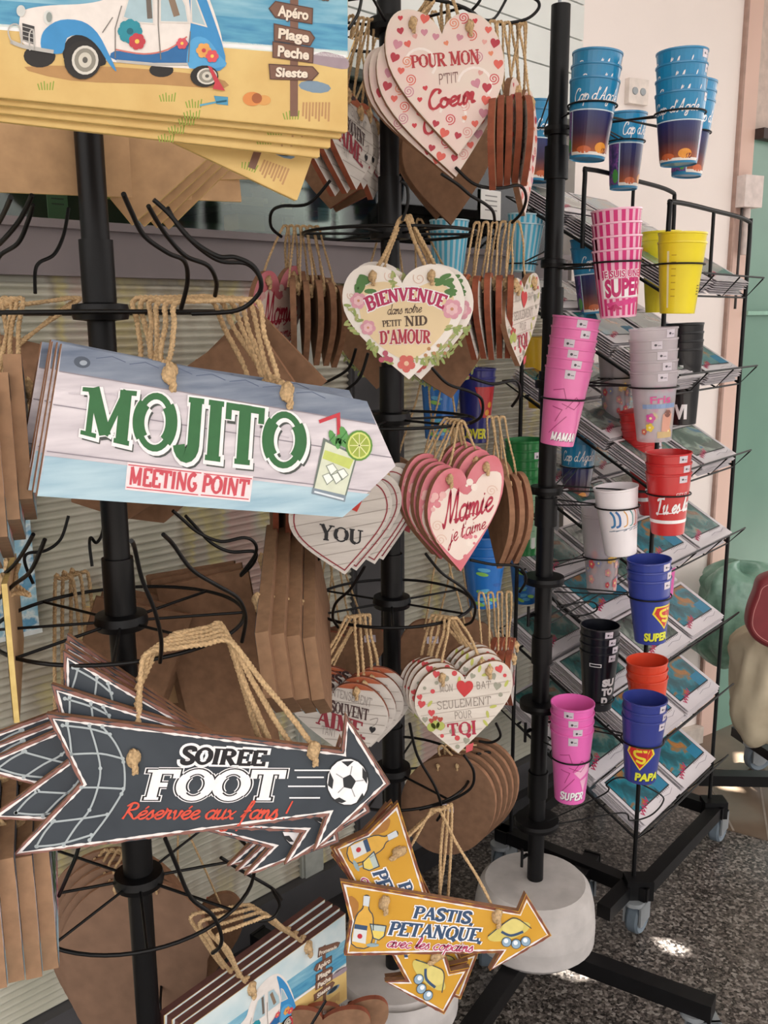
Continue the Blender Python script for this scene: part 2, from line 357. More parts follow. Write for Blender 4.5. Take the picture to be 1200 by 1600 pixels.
class Plane:
    """an upright board's plane in the place: centre seen at (cx, cy), world-y distance D; yaw > 0 turns its right side away"""
    def __init__(s, cx, cy, D, yaw=0, tilt=0):
        o = P(cx, cy, D); a = R(yaw); x = Vector((math.cos(a), math.sin(a), 0)); n = Vector((math.sin(a), -math.cos(a), 0)); up = Vector((0, 0, 1)); t = R(tilt)
        u2 = up*math.cos(t)-n*math.sin(t); n2 = n*math.cos(t)+up*math.sin(t)
        s.M = Matrix((x, u2, n2)).transposed().to_4x4(); s.M.translation = o; s.o = o; s.n = n2; s.x = x; s.u = u2
    def loc(s, px, py):
        d = ray(px, py); k = (s.o-cam_pos).dot(s.n)/d.dot(s.n); q = cam_pos+d*k-s.o; return q.dot(s.x), q.dot(s.u)
    def fn(s): 
        return lambda px, py, h: (*s.loc(px, py), h)
def pose(loc_pt, px, D, yaw=0, tilt=0, roll=0):
    """matrix for a copy of a board whose own point loc_pt is seen at px, at distance D"""
    pl = Plane(px[0], px[1], D, yaw, tilt); M = pl.M @ Matrix.Rotation(R(roll), 4, 'Z')
    return M @ Matrix.Translation((-loc_pt[0], -loc_pt[1], 0))
def rope_pts(pts, k=6):
    return [Vector(p) for p in cat([tuple(p) for p in pts], k)]
def rope(mb, pts, r=.0022, strands=3, pitch=.016, sides=5, mt=None):
    P_ = rope_pts(pts); out = [P_[0]]                      # resample evenly
    step = .0035
    for a, b in zip(P_, P_[1:]):
        n = max(1, int((b-a).length/step)); out += [a.lerp(b, (i+1)/n) for i in range(n)]
    acc = 0; frames = []; up = None
    for i, p in enumerate(out):
        t = (out[min(i+1, len(out)-1)]-out[max(0, i-1)]); t = t.normalized() if t.length > 1e-9 else Vector((0, 0, 1))
        if up is None: up = t.orthogonal().normalized()
        up = up-t*up.dot(t); up = up.normalized() if up.length > 1e-6 else t.orthogonal().normalized()
        if i: acc += (p-out[i-1]).length
        frames.append((p, up.copy(), t.cross(up), acc))
    for sidx in range(strands):
        ph = 2*math.pi*sidx/strands
        mb.tube([p+u_*(.52*r*math.cos(ph+a/pitch*2*math.pi))+w_*(.52*r*math.sin(ph+a/pitch*2*math.pi)) for p, u_, w_, a in frames], r*.62*(1+.0), mt or JUTE, n=sides)
    return mb
def knot_mesh(mb, c, r, mt=None):
    rnd = random.Random(int(abs(c[0]*9999+c[1]*7777))); n, m = 12, 8; vs_ = []
    for j in range(m+1):
        th = math.pi*j/m
        for i in range(n):
            ph = 2*math.pi*i/n; k = r*(1+.25*math.sin(3*ph+2*th)+rnd.uniform(-.1, .1))
            vs_.append((c[0]+k*math.sin(th)*math.cos(ph)*.9, c[1]+k*math.cos(th)*1.15, c[2]+k*.75*math.sin(th)*math.sin(ph)))
    mb.add(vs_, [(j*n+i, j*n+(i+1) % n, (j+1)*n+(i+1) % n, (j+1)*n+i) for j in range(m) for i in range(n)], mt or JUTE, True)
    rope(mb, [c, (c[0]+.2*r, c[1]-1.2*r, c[2]+.3*r), (c[0]+.1*r, c[1]-2.0*r, c[2]+.1*r)], r*.42)
    return mb
ORD = ['front', 'second', 'third', 'fourth', 'fifth', 'sixth', 'seventh', 'eighth']
def board_sign(name, pl, outline, base, art, label, category, group, th=.008, holes=None, edge=MDF_E, back=MDF, knot=.0085):
    """outline and holes in pixels on the plane pl; returns the root with root['holes'] kept in python"""
    root = empty(name, pl.M); tag(root, label, category, group)
    pts = [pl.loc(*p) for p in outline]
    area = sum(a[0]*b[1]-b[0]*a[1] for a, b in zip(pts, pts[1:]+pts[:1]))
    if area < 0: pts = pts[::-1]
    mb = MB(); n = len(pts)
    mb.add([(x, y, 0) for x, y in pts], [tuple(range(n))], base)
    mb.add([(x, y, -th) for x, y in pts], [tuple(range(n))[::-1]], back)
    mb.add([(x, y, 0) for x, y in pts]+[(x, y, -th) for x, y in pts], [(i, n+i, n+(i+1) % n, (i+1) % n) for i in range(n)], edge)
    mb.build('board', root)
    if art:
        a = Art(pl.fn()); art(a, pl); a.build('printed_front', root)
    hl = [pl.loc(*h) for h in (holes or [])]
    for h in hl: knot_mesh(MB(), (h[0], h[1], .003), knot).build('knot', root)
    HOLES[root.name] = (hl, pts); return root
HOLES = {}
def cord(root, src, A, B, r=.0021, sag=0, strands=3, lift=-.011):
    """the loop of twine: from one hole over the hanger between the world points A and B to the other hole"""
    hl = HOLES[src.name][0]; Mi = root.matrix_world.inverted(); A = Mi @ Vector(A); B = Mi @ Vector(B)
    if hl[0][0] > hl[1][0]: hl = hl[::-1]
    if A.x > B.x: A, B = B, A
    p0 = Vector((hl[0][0], hl[0][1], lift)); p1 = Vector((hl[1][0], hl[1][1], lift))
    j = lambda: Vector((random.uniform(-.003, .003), 0, random.uniform(-.002, .002)))
    mb = MB()
    ptsl = [p0, p0.lerp(A, .33)+j(), p0.lerp(A, .7)+j(), A]
    if (B-A).length > .012: ptsl += [A.lerp(B, .35)+Vector((0, .002, 0)), A.lerp(B, .7)+Vector((0, .002, 0))]
    else: ptsl += [A.lerp(B, .5)+Vector((0, .004, 0))]
    ptsl += [B, B.lerp(p1, .33)+j(), B.lerp(p1, .7)+j(), p1]
    rope(mb, ptsl, r, strands).build('cord', root)
# ------------------------------------------------------------------ the setting
def struct(o): o['kind'] = 'structure'; return o
TERR = bpy.data.materials.new('terrazzo'); TERR.use_nodes = True
def _terr():
    nt = TERR.node_tree; b = nt.nodes['Principled BSDF']; b.inputs['Roughness'].default_value = .28; b.inputs['Specular IOR Level'].default_value = .45
    tc = nt.nodes.new('ShaderNodeTexCoord')
    def chips(scale, lo, hi, a, c):
        v = nt.nodes.new('ShaderNodeTexVoronoi'); v.inputs['Scale'].default_value = scale; nt.links.new(tc.outputs['Object'], v.inputs['Vector'])
        r = nt.nodes.new('ShaderNodeValToRGB'); e = r.color_ramp.elements; r.color_ramp.interpolation = 'CONSTANT'
        e[0].position = 0; e[0].color = lin(a[0])
        for i, h in enumerate(a[1:]): x = e.new((i+1)/len(a)); x.color = lin(h)
        e.remove(e[-1]) if False else None
        sp = nt.nodes.new('ShaderNodeSeparateColor'); nt.links.new(v.outputs['Color'], sp.inputs[0]); nt.links.new(sp.outputs[0], r.inputs[0])
        e[len(e)-1].color = lin(a[-1]); return r
    r1 = chips(150, 0, 1, ['#161413', '#564f4b', '#79716b', '#282523', '#969089', '#3c3734', '#615b55'], 0)
    r2 = chips(260, 0, 1, ['#2c2826', '#645d58', '#8a837d', '#201d1b', '#544e49'], 0)
    nz = nt.nodes.new('ShaderNodeTexNoise'); nz.inputs['Scale'].default_value = 3
    mx = nt.nodes.new('ShaderNodeMix'); mx.data_type = 'RGBA'; mx.inputs[0].default_value = .3
    nt.links.new(tc.outputs['Object'], nz.inputs['Vector'])
    nt.links.new(r1.outputs[0], mx.inputs[6]); nt.links.new(r2.outputs[0], mx.inputs[7]); nt.links.new(mx.outputs[2], b.inputs['Base Color'])
_terr()
mb = MB(); mb.box((-4.5, -5, -.05), (4.5, 5.2, 0), TERR); struct(mb.build('floor'))
TILE = mat('#6f5f50', .22, .18, 5, spec=.5, detail=5)
A0 = Pz(1110, 1290, 0); A1 = Pz(1260, 1330, 0)
mb = MB(); q = [Vector((A0.x, A0.y, .003)), Vector((A1.x, A1.y, .003)), Vector((A1.x+1.2, A1.y+2.2, .003)), Vector((A0.x-.1, A0.y+2.2, .003))]
mb.add(q, [(0, 1, 2, 3)], TILE); mb.add(q+[v-Vector((0, 0, .02)) for v in q], [(0, 4, 5, 1), (1, 5, 6, 2), (2, 6, 7, 3), (3, 7, 4, 0)], TILE)
for t in (.25, .62):
    a = q[0].lerp(q[1], t)+Vector((0, 0, .0006)); b = q[3].lerp(q[2], t)+Vector((0, 0, .0006)); d = Vector((.003, 0, 0)); mb.add([a-d, a+d, b+d, b-d], [(0, 1, 2, 3)], mat('#857a6e', .6))
for t in (.17, .5):
    a = q[0].lerp(q[3], t)+Vector((0, 0, .0006)); b = q[1].lerp(q[2], t)+Vector((0, 0, .0006)); d = Vector((0, .003, 0)); mb.add([a-d, b-d, b+d, a+d], [(0, 1, 2, 3)], mat('#857a6e', .6))
struct(mb.build('floor_tiled'))

# shop front: runs away to the right at about 46 degrees
WX = Vector((1.034, 1, 0)).normalized(); WN = Vector((-WX.y, WX.x, 0)); S0 = Vector((.49, 2.613, 0))
MS = Matrix((WX, WN, Vector((0, 0, 1)))).transposed().to_4x4(); MS.translation = S0
def sx(D): return (D-2.613)/WX.y                                  # place along the front where its plane has world-y D
L0 = -2.9
RIB = ramp_mat('ribbed_translucent_panel', [(.0, '#8f9a8c'), (.38, '#b9b7a6'), (.47, '#c6c3b4'), (.53, '#a9a08f'), (.585, '#c9bf8d'), (.62, '#bcb6a8'), (.68, '#c3a79e'), (1, '#b0aa9c')], .38, 3.2, stretch=(1.6, 1, .55))
mb = MB(); pit = .0145; z0, z1 = .13, 1.472; n = int((z1-z0)/pit); vs_ = []; prof = []
for i in range(n):
    for t, d in ((0, 0), (.14, -.006), (.38, -.0092), (.62, -.0068), (.82, -.001)): prof.append((z0+(i+t)*pit, d))
for x in (L0, 0): vs_ += [(x, d, z) for z, d in prof]
k = len(prof); mb.add(vs_, [(i, k+i, k+i+1, i+1) for i in range(k-1)], RIB, True)
mb.box((L0, .004, z0), (0, .02, z1), RIB)
struct(mb.build('wall_left', M=MS))
GREY = mat('#857c7e', .55, .1, 7); DGREY = mat('#4c4b4d', .5, .12, 12)
mb = MB(); mb.box((L0, -.02, z1), (0, .05, 1.557), GREY); mb.box((L0, -.028, 1.548), (0, .05, 1.562), GREY); struct(mb.build('trim_1', M=MS))
mb = MB(); mb.box((L0, -.03, 0), (0, .05, z0), DGREY); mb.box((L0, -.06, 0), (0, -.03, .05), mat('#2e2d2f', .6)); struct(mb.build('baseboard_left', M=MS))
for nm, (a, b, m_) in {'trim_2': (sx(2.06), sx(2.12), DGREY), 'trim_3': (sx(2.125), sx(2.175), mat('#3b393b', .5)), 'trim_4': (sx(1.94), sx(1.985), mat('#a7aaa2', .5)), 'trim_5': (-.045, 0.0, mat('#5a5a5c', .5))}.items():
    mb = MB(); mb.box((a, -.016, z0), (b, -.004, z1), m_); mb.box((a+.006, -.022, z0), (b-.006, -.016, z1), m_); struct(mb.build(nm, M=MS))
GLASS = glass_mat('shop_window_glass', '#d5e0d8')
mb = MB(); mb.box((L0, .018, 1.562), (0, .024, 1.93), GLASS); struct(mb.build('window_1', M=MS))
FASC = mat('#dfe3e0', .6, .04, 6)
mb = MB()
for i in range(12): mb.box((L0, -.03+.006*(i % 2 == 0)*0, 1.93+i*.085), (.02, .05, 1.93+i*.085+.081), FASC); mb.box((L0, -.022, 1.93+i*.085+.081), (.02, .05, 1.93+(i+1)*.085), mat('#a8aca8', .7))
mb.box((L0, -.035, 1.90), (.02, .06, 1.93), mat('#b9beb8', .6)); struct(mb.build('trim_6', M=MS))
# inside of the shop
mb = MB(); ROOM = mat('#58665a', .8, .25, 3)
mb.box((L0, 1.5, 0), (.3, 1.55, 2.6), ROOM); struct(mb.build('wall_back', M=MS))
mb = MB(); mb.box((.25, .06, 0), (.3, 1.5, 2.6), ROOM); struct(mb.build('wall_side', M=MS))
# white wall and the green glass to the right of it
WHITE = mat('#f0e6e1', .55, .03, 2.5, spec=.3)
wa = P(884, 700, 2.62); wb = P(1118, 700, 2.90); wc = P(1166, 400, 2.95); wd = P(1300, 400, 3.25)
def vslab(a, b, z0, z1, th, mt, name):
    d = Vector((b.x-a.x, b.y-a.y, 0)); L = d.length; d.normalize(); nrm = Vector((-d.y, d.x, 0))
    M = Matrix((d, nrm, Vector((0, 0, 1)))).transposed().to_4x4(); M.translation = (a.x, a.y, 0)
    mb = MB(); mb.box((0, 0, z0), (L, th, z1), mt); return struct(mb.build(name, M=M)), M, L
wr, MW, WL = vslab(wa, wb, 0, 3.0, .25, WHITE, 'wall_right')
tr, MT, TL_ = vslab(wb, wc, 0, 3.0, .2, mat('#dcbcae', .5, .04, 4), 'trim_7')
mb = MB(); mb.box((-.004, -.012, 0), (.006, .0, 3.0), mat('#a98c80', .6)); struct(mb.build('trim_8', M=MT))
mb = MB(); mb.box((0, -.03, 0), (WL, 0, .06), mat('#cfc4ba', .5)); struct(mb.build('baseboard_right', M=MW))
GG = mat('#6f9484', .3, .12, 2.2, spec=.5)
gd, MG, GL = vslab(wc, wd, .0, 1.93, .03, GG, 'door_1')
gt, _, _ = vslab(wc, wd, 1.93, 3.0, .03, mat('#c9b6ab', .5), 'wall_far')
mb = MB(); mb.box((0, -.03, 1.915), (GL, 0, 1.945), mat('#3b2f2b', .5)); mb.box((0, -.02, 1.40), (GL, .0, 1.412), mat('#8fb9a6', .4)); struct(mb.build('trim_9', M=MG))
# roof over the arcade, unseen; gaps shaped to throw sun patches on the floor
def roof():
    zc = 2.75; spots = [[(1022,1467),(1045,1470),(1078,1484),(1068,1494),(1040,1484)], [(845,1512),(905,1506),(950,1528),(900,1530)], [(1100,1218),(1140,1220),(1160,1238),(1130,1234)], [(1168,1222),(1185,1222),(1194,1232),(1182,1236)], [(1150,1178),(1166,1178),(1163,1200),(1152,1196)]]
    holes = []
    for s_ in spots:
        h = []
        for px in s_:
            p = Pz(*px, .0); k = (zc-p.z)/-SUN_DIR.z; h.append((p.x-SUN_DIR.x*k, p.y-SUN_DIR.y*k))
        holes.append(h)
    from mathutils.geometry import tessellate_polygon
    outer = [(-4, -1.2), (4, -1.2), (5, 6), (-4, 6)]
    loops = [[Vector((x, y, 0)) for x, y in outer]]+[[Vector((x, y, 0)) for x, y in h] for h in holes]
    tr_ = tessellate_polygon(loops); flat = [p for l in loops for p in l]
    mb = MB(); RM = mat('#c9c3bb', .8, .05, 3)
    mb.add([(p.x, p.y, zc) for p in flat], tr_, RM); mb.add([(p.x, p.y, zc+.004) for p in flat], tr_, RM)
    return struct(mb.build('ceiling'))
roof()
# ------------------------------------------------------------------ wire display racks
def circle(c, r, n=56): return [Vector((c[0]+r*math.cos(2*math.pi*i/n), c[1]+r*math.sin(2*math.pi*i/n), c[2])) for i in range(n)]
def pxz(p, D): return P(p[0], p[1], D)
def wire_px(pts, D0, D1, k=6):
    n = len(pts); return [Vector(q) for q in cat([tuple(P(p[0], p[1], D0+(D1-D0)*i/(n-1))) for i, p in enumerate(pts)], k)]
def foot_base(root, x, y, zt, rb, ang, name='concrete_weight', feet=True, L=.36):
    CONC = mat('#b8b3b0', .9, .12, 22, spec=.15, bump=.5, detail=6)
    mb = MB(); h0 = .125
    prof = [(0, h0), (rb*.9, h0), (rb*1.02, h0+.015), (rb*1.03, h0+.05), (rb, h0+.09), (rb*.97, zt-.03), (rb*.93, zt-.012), (rb*.84, zt), (.03, zt+.004), (0, zt+.004)]
    mb.lathe(prof, CONC, 40, Matrix.Translation((x, y, 0)))
    fix(mb.build(name), root)
    if feet:
        for k in range(4):
            a = R(ang+90*k); d = Vector((math.cos(a), math.sin(a), 0)); nrm = Vector((-d.y, d.x, 0))
            Mx = Matrix((d, nrm, Vector((0, 0, 1)))).transposed().to_4x4(); Mx.translation = (x, y, 0)
            mb = MB(); mb.box((.02, -.018, .096), (L, .018, .130), BLACK); mb.box((L, -.020, .094), (L+.006, .020, .132), BLACK)
            leg = mb.build('foot', root, None); leg.matrix_world = Mx
            caster(root, Mx @ Vector((L-.03, 0, 0)), a+.6)
def caster(root, p, a, r=.025):
    M = Matrix.Translation(p) @ Matrix.Rotation(a, 4, 'Z') @ Matrix.Scale(1.55, 4)
    mb = MB(); mb.lathe([(0, .062), (.016, .062), (.016, .056), (0, .056)], STEEL, 16)
    mb.box((-.004, -.014, .022), (.03, -.011, .056), STEEL); mb.box((-.004, .011, .022), (.03, .014, .056), STEEL); mb.box((-.006, -.014, .052), (.03, .014, .056), STEEL)
    o = mb.build('caster', root); o.matrix_world = M
    mw = MB(); Mx = Matrix.Translation((.018, 0, r)) @ Matrix.Rotation(R(90), 4, 'X')
    mw.lathe([(0, -.009), (r*.62, -.009), (r*.66, -.007), (r*.9, -.0095), (r, -.006), (r, .006), (r*.9, .0095), (r*.66, .007), (r*.62, .009), (0, .009)], RUBBER, 24, Mx, mts=[STEEL, STEEL, RUBBER, RUBBER, RUBBER, RUBBER, RUBBER, STEEL, STEEL])
    mw.build('wheel', o)
def gen_hook(c, a, r, L=.085, up=.06, wr=.0022):
    """a wire peg: leaves the ring, dips outwards and curls up to a free tip"""
    d = Vector((math.cos(a), math.sin(a), 0)); z = Vector((0, 0, 1)); p = Vector(c)
    return cat([tuple(p+d*(r*.98)), tuple(p+d*(r+.012)+z*.012), tuple(p+d*(r+.02)+z*.03), tuple(p+d*(r+.035)+z*.034), tuple(p+d*(r+.06)+z*.04), tuple(p+d*(r+L)+z*(.045+up*.5)), tuple(p+d*(r+L+.02)+z*(.045+up))], 5)
def rack(name, label, x, y, zlo, zhi, rp, levels, r, spokes, a0, hooks_at, group=None):
    root = empty(name, Matrix.Translation((x, y, 0))); tag(root, label, 'display rack', group)
    mb = MB(); mb.tube([(x, y, zlo), (x, y, zhi)], rp, BLACK, 24); po = mb.build('pole', root); po.matrix_world = Matrix.Identity(4)
    for i, z in enumerate(levels):
        parts = []
        mb = MB(); mb.lathe([(rp, z+.085), (rp+.0035, z+.085), (rp+.0035, z+.012), (rp, z+.012)], BLACK, 24, Matrix.Translation((x, y, 0))); parts.append(mb.build('sleeve'))
        mb = MB(); mb.lathe([(rp, z+.012), (rp+.016, z+.010), (rp+.018, z), (rp+.016, z-.008), (rp, z-.010)], BLACK, 24, Matrix.Translation((x, y, 0))); parts.append(mb.build('hub'))
        mb = MB(); mb.tube(circle((x, y, z), r), .0026, WIRE, 8, True); parts.append(mb.build('ring'))
        for k in range(spokes):
            a = R(a0[i] if isinstance(a0, list) else a0)+2*math.pi*k/spokes
            mb = MB(); mb.tube([(x+(rp+.01)*math.cos(a), y+(rp+.01)*math.sin(a), z), (x+r*math.cos(a), y+r*math.sin(a), z)], .0021, WIRE, 6); parts.append(mb.build('spoke'))
        for a in hooks_at.get(i, []):
            mb = MB(); mb.tube(gen_hook((x, y, z), R(a), r), .0022, WIRE, 7); parts.append(mb.build('hook'))
        for o in parts: o.parent = root; o.matrix_world = Matrix.Identity(4)
    return root
def fix(o, root): o.parent = root; o.matrix_world = Matrix.Identity(4); return o
# --- left rack
LP = P(185, 900, 1.15); LX, LY = LP.x, LP.y
LZ = [1.79, 1.408, 1.017, .645, .27]; LR = .158
left_rack = rack('sign_display_rack', 'tall black wire rack at the left, hung with arrow and beach signs', LX, LY, .06, 2.1, .0165, LZ, LR, 8, [15, 20, 12, 18, 10], {0: [200, 250, 300, 340, 60, 120], 4: [200, 240, 300, 20, 100]})
for z_, pts, D0, D1 in [
    (1, [(283,482),(293,440),(288,408),(262,395),(225,368),(205,330),(193,303)], 1.0, .86),
    (1, [(336,462),(338,440),(325,415),(290,400),(262,370),(245,345),(232,322)], 1.03, .9),
    (1, [(300,490),(370,485),(402,462),(408,440),(395,415),(368,402),(340,400),(300,375),(265,335),(240,312)], 1.0, .92),
    (1, [(408,455),(405,432),(385,412),(345,408),(312,388),(280,355),(262,325)], 1.12, 1.0),
    (1, [(55,458),(55,425),(62,410),(85,397),(100,365),(107,325)], 1.22, 1.3),
    (1, [(-8,440),(-2,402),(28,380),(44,345),(51,320)], 1.05, .98), (1, [(-25,400),(0,380),(30,345),(50,305)], .98, .9), (1, [(-12,365),(5,335),(17,308)], .95, .88),
    (2, [(250,1035),(252,1000),(242,955),(222,905),(210,855),(205,845)], 1.0, .88),
    (2, [(378,1003),(384,965),(372,935),(340,915),(300,890),(270,850),(255,835)], 1.08, .95),
    (2, [(376,898),(398,868),(399,850),(382,840),(345,846),(310,832),(286,812),(270,798)], 1.28, 1.2),
    (2, [(376,900),(396,880),(398,862),(360,862),(330,848),(305,822),(290,806)], 1.30, 1.22),
    (2, [(52,912),(39,880),(43,865),(72,860),(95,842),(107,806)], 1.25, 1.32),
    (2, [(-12,945),(20,915),(48,892),(70,843)], 1.05, .95), (2, [(-10,910),(20,885),(38,860),(52,835)], 1.1, 1.0),
    (2, [(144,885),(140,852),(142,840),(150,848),(158,838),(163,815),(165,800)], 1.3, 1.36),
    (3, [(332,1489),(343,1480),(346,1462),(332,1430),(298,1402),(275,1350),(258,1310)], 1.0, .9),
    (3, [(92,1400),(105,1370),(118,1340),(124,1318)], 1.05, .98), (3, [(440,1405),(425,1388),(380,1362),(345,1340)], 1.22, 1.15),
    (3, [(392,1440),(425,1435),(437,1415),(428,1395),(425,1388)], 1.12, 1.2)]:
    mb = MB(); mb.tube(wire_px(pts, D0, D1), .0024, WIRE, 8); fix(mb.build('hook'), left_rack)
# --- centre rack
CP = P(611, 700, 1.52); CX, CY = CP.x, CP.y
CZ = [1.829, 1.529, 1.237, .925, .612]; CR = .137
heart_rack = rack('heart_display_rack', 'black wire rack in the middle, hung with printed hearts', CX, CY, .1, 2.3, .0150, CZ, CR, 6, [20, 8, 15, 30, 12], {0: [215, 330, 30, 150]})
for pts, D0, D1 in [
    ([(628,345),(637,318),(636,292),(626,283)], 1.38, 1.36), ([(690,272),(715,288),(735,305),(757,318),(770,330),(773,345)], 1.30, 1.40),
    ([(712,262),(742,288),(780,294),(812,290),(822,308),(815,332),(800,348)], 1.34, 1.48), ([(516,282),(482,318),(440,322),(424,332),(424,355),(440,370)], 1.36, 1.45),
    ([(640,-10),(800,-5),(835,-2),(842,12),(822,30),(780,38)], 1.46, 1.45), ([(545,45),(560,20),(566,-10)], 1.40, 1.45),
    ([(556,545),(545,575),(520,592),(500,600)], 1.40, 1.46), ([(575,552),(562,590),(540,610),(525,620)], 1.38, 1.42),
    ([(675,575),(700,600),(735,612),(753,625),(752,650),(735,662)], 1.32, 1.42), ([(735,590),(770,600),(805,595),(812,615),(800,635)], 1.4, 1.5),
    ([(665,865),(690,895),(725,920),(742,945),(738,970),(722,978)], 1.33, 1.43), ([(735,875),(770,882),(810,885),(822,905),(812,925)], 1.42, 1.52),
    ([(570,885),(548,920),(525,942),(520,965),(528,980)], 1.34, 1.40), ([(508,868),(475,885),(430,890),(415,905),(418,925)], 1.45, 1.5),
    ([(640,1130),(652,1180),(680,1230),(690,1265),(683,1282)], 1.36, 1.40), ([(725,1180),(740,1205),(735,1232),(700,1252),(655,1265)], 1.38, 1.40),
    ([(775,1130),(782,1150),(768,1160),(748,1158)], 1.48, 1.50), ([(745,1178),(770,1176),(784,1190),(782,1202)], 1.5, 1.55)]:
    mb = MB(); mb.tube(wire_px(pts, D0, D1), .0023, WIRE, 8); fix(mb.build('hook'), heart_rack)
foot_base(heart_rack, CX, CY, .215, .118, -38)
# --- cup rack
UP = P(853, 800, 1.72); UX, UY = UP.x, UP.y
cup_rack = empty('cup_display_rack', Matrix.Translation((UX, UY, 0))); tag(cup_rack, 'slim black pole rack with wire loops holding stacks of printed cups', 'display rack')
mb = MB(); mb.tube([(UX, UY, .2), (UX, UY, P(885, 8, 1.72).z)], .0165, BLACK, 24); fix(mb.build('pole'), cup_rack)
TOP = P(885, 8, 1.72); mb = MB(); mb.tube([TOP+Vector((-.012, 0, -.01)), TOP+Vector((-.010, 0, .05)), TOP+Vector((.0, 0, .08)), TOP+Vector((.02, 0, .12))], .003, STEEL, 8); fix(mb.build('top_wire'), cup_rack)
for yy, rr in ((262, .021), (480, .020), (610, .020), (805, .021), (1020, .020), (1230, .020)):
    c = P(860, yy, 1.72).z; mb = MB(); mb.lathe([(.0165, c+.035), (rr, c+.035), (rr, c-.02), (.0165, c-.02)], BLACK, 24, Matrix.Translation((UX, UY, 0))); fix(mb.build('sleeve'), cup_rack)
for yy, rr in ((205, .022), (412, .022), (600, .026), (765, .030), (905, .038), (1100, .040), (1283, .044)):
    c = P(860, yy, 1.72).z; mb = MB(); mb.lathe([(.0165, c+.008), (rr, c+.007), (rr+.001, c), (rr, c-.007), (.0165, c-.008)], BLACK, 28, Matrix.Translation((UX, UY, 0))); fix(mb.build('hub'), cup_rack)
for yy in (960, 1140, 1335):
    c = P(860, yy, 1.72).z; mb = MB(); mb.tube([(UX-.03, UY-.012, c), (UX-.018, UY, c)], .004, BLACK, 8); mb.tube([(UX-.03, UY-.012, c-.02), (UX-.03, UY-.012, c+.02)], .003, BLACK, 8); fix(mb.build('thumb_screw'), cup_rack)
foot_base(cup_rack, UX, UY, .262, .122, -32)
# ------------------------------------------------------------------ printed signs on the left rack
W_ = ink('#f1eff0'); K_ = ink('#1d1c20'); RED = ink('#b5323c')
def off(root, dx=0, dy=0, dz=0, roll=0, pivot=(0, 0), yaw=0, tilt=0):
    """a pose behind a front board: shifted in its own plane, set back by dz, swung about a pivot point"""
    T = Matrix.Translation
    return root.matrix_world @ T((dx, dy, -dz)) @ T((pivot[0], pivot[1], 0)) @ Matrix.Rotation(R(roll), 4, 'Z') @ Matrix.Rotation(R(yaw), 4, 'Y') @ Matrix.Rotation(R(tilt), 4, 'X') @ T((-pivot[0], -pivot[1], 0))
def rect(a, q, mt, L): a.poly(q, mt, L)
WOODB = mat('#8d97a6', .5, .22, 9, stretch=(1.2, 9, 1), detail=6, c2='#5f6b80')
WOODW = mat('#e4dde2', .5, .1, 8, stretch=(1.2, 9, 1), detail=6, c2='#bdb6bd')
WOODC = mat('#bcd6e0', .5, .1, 8, stretch=(1.2, 9, 1), detail=6, c2='#90b3c6')
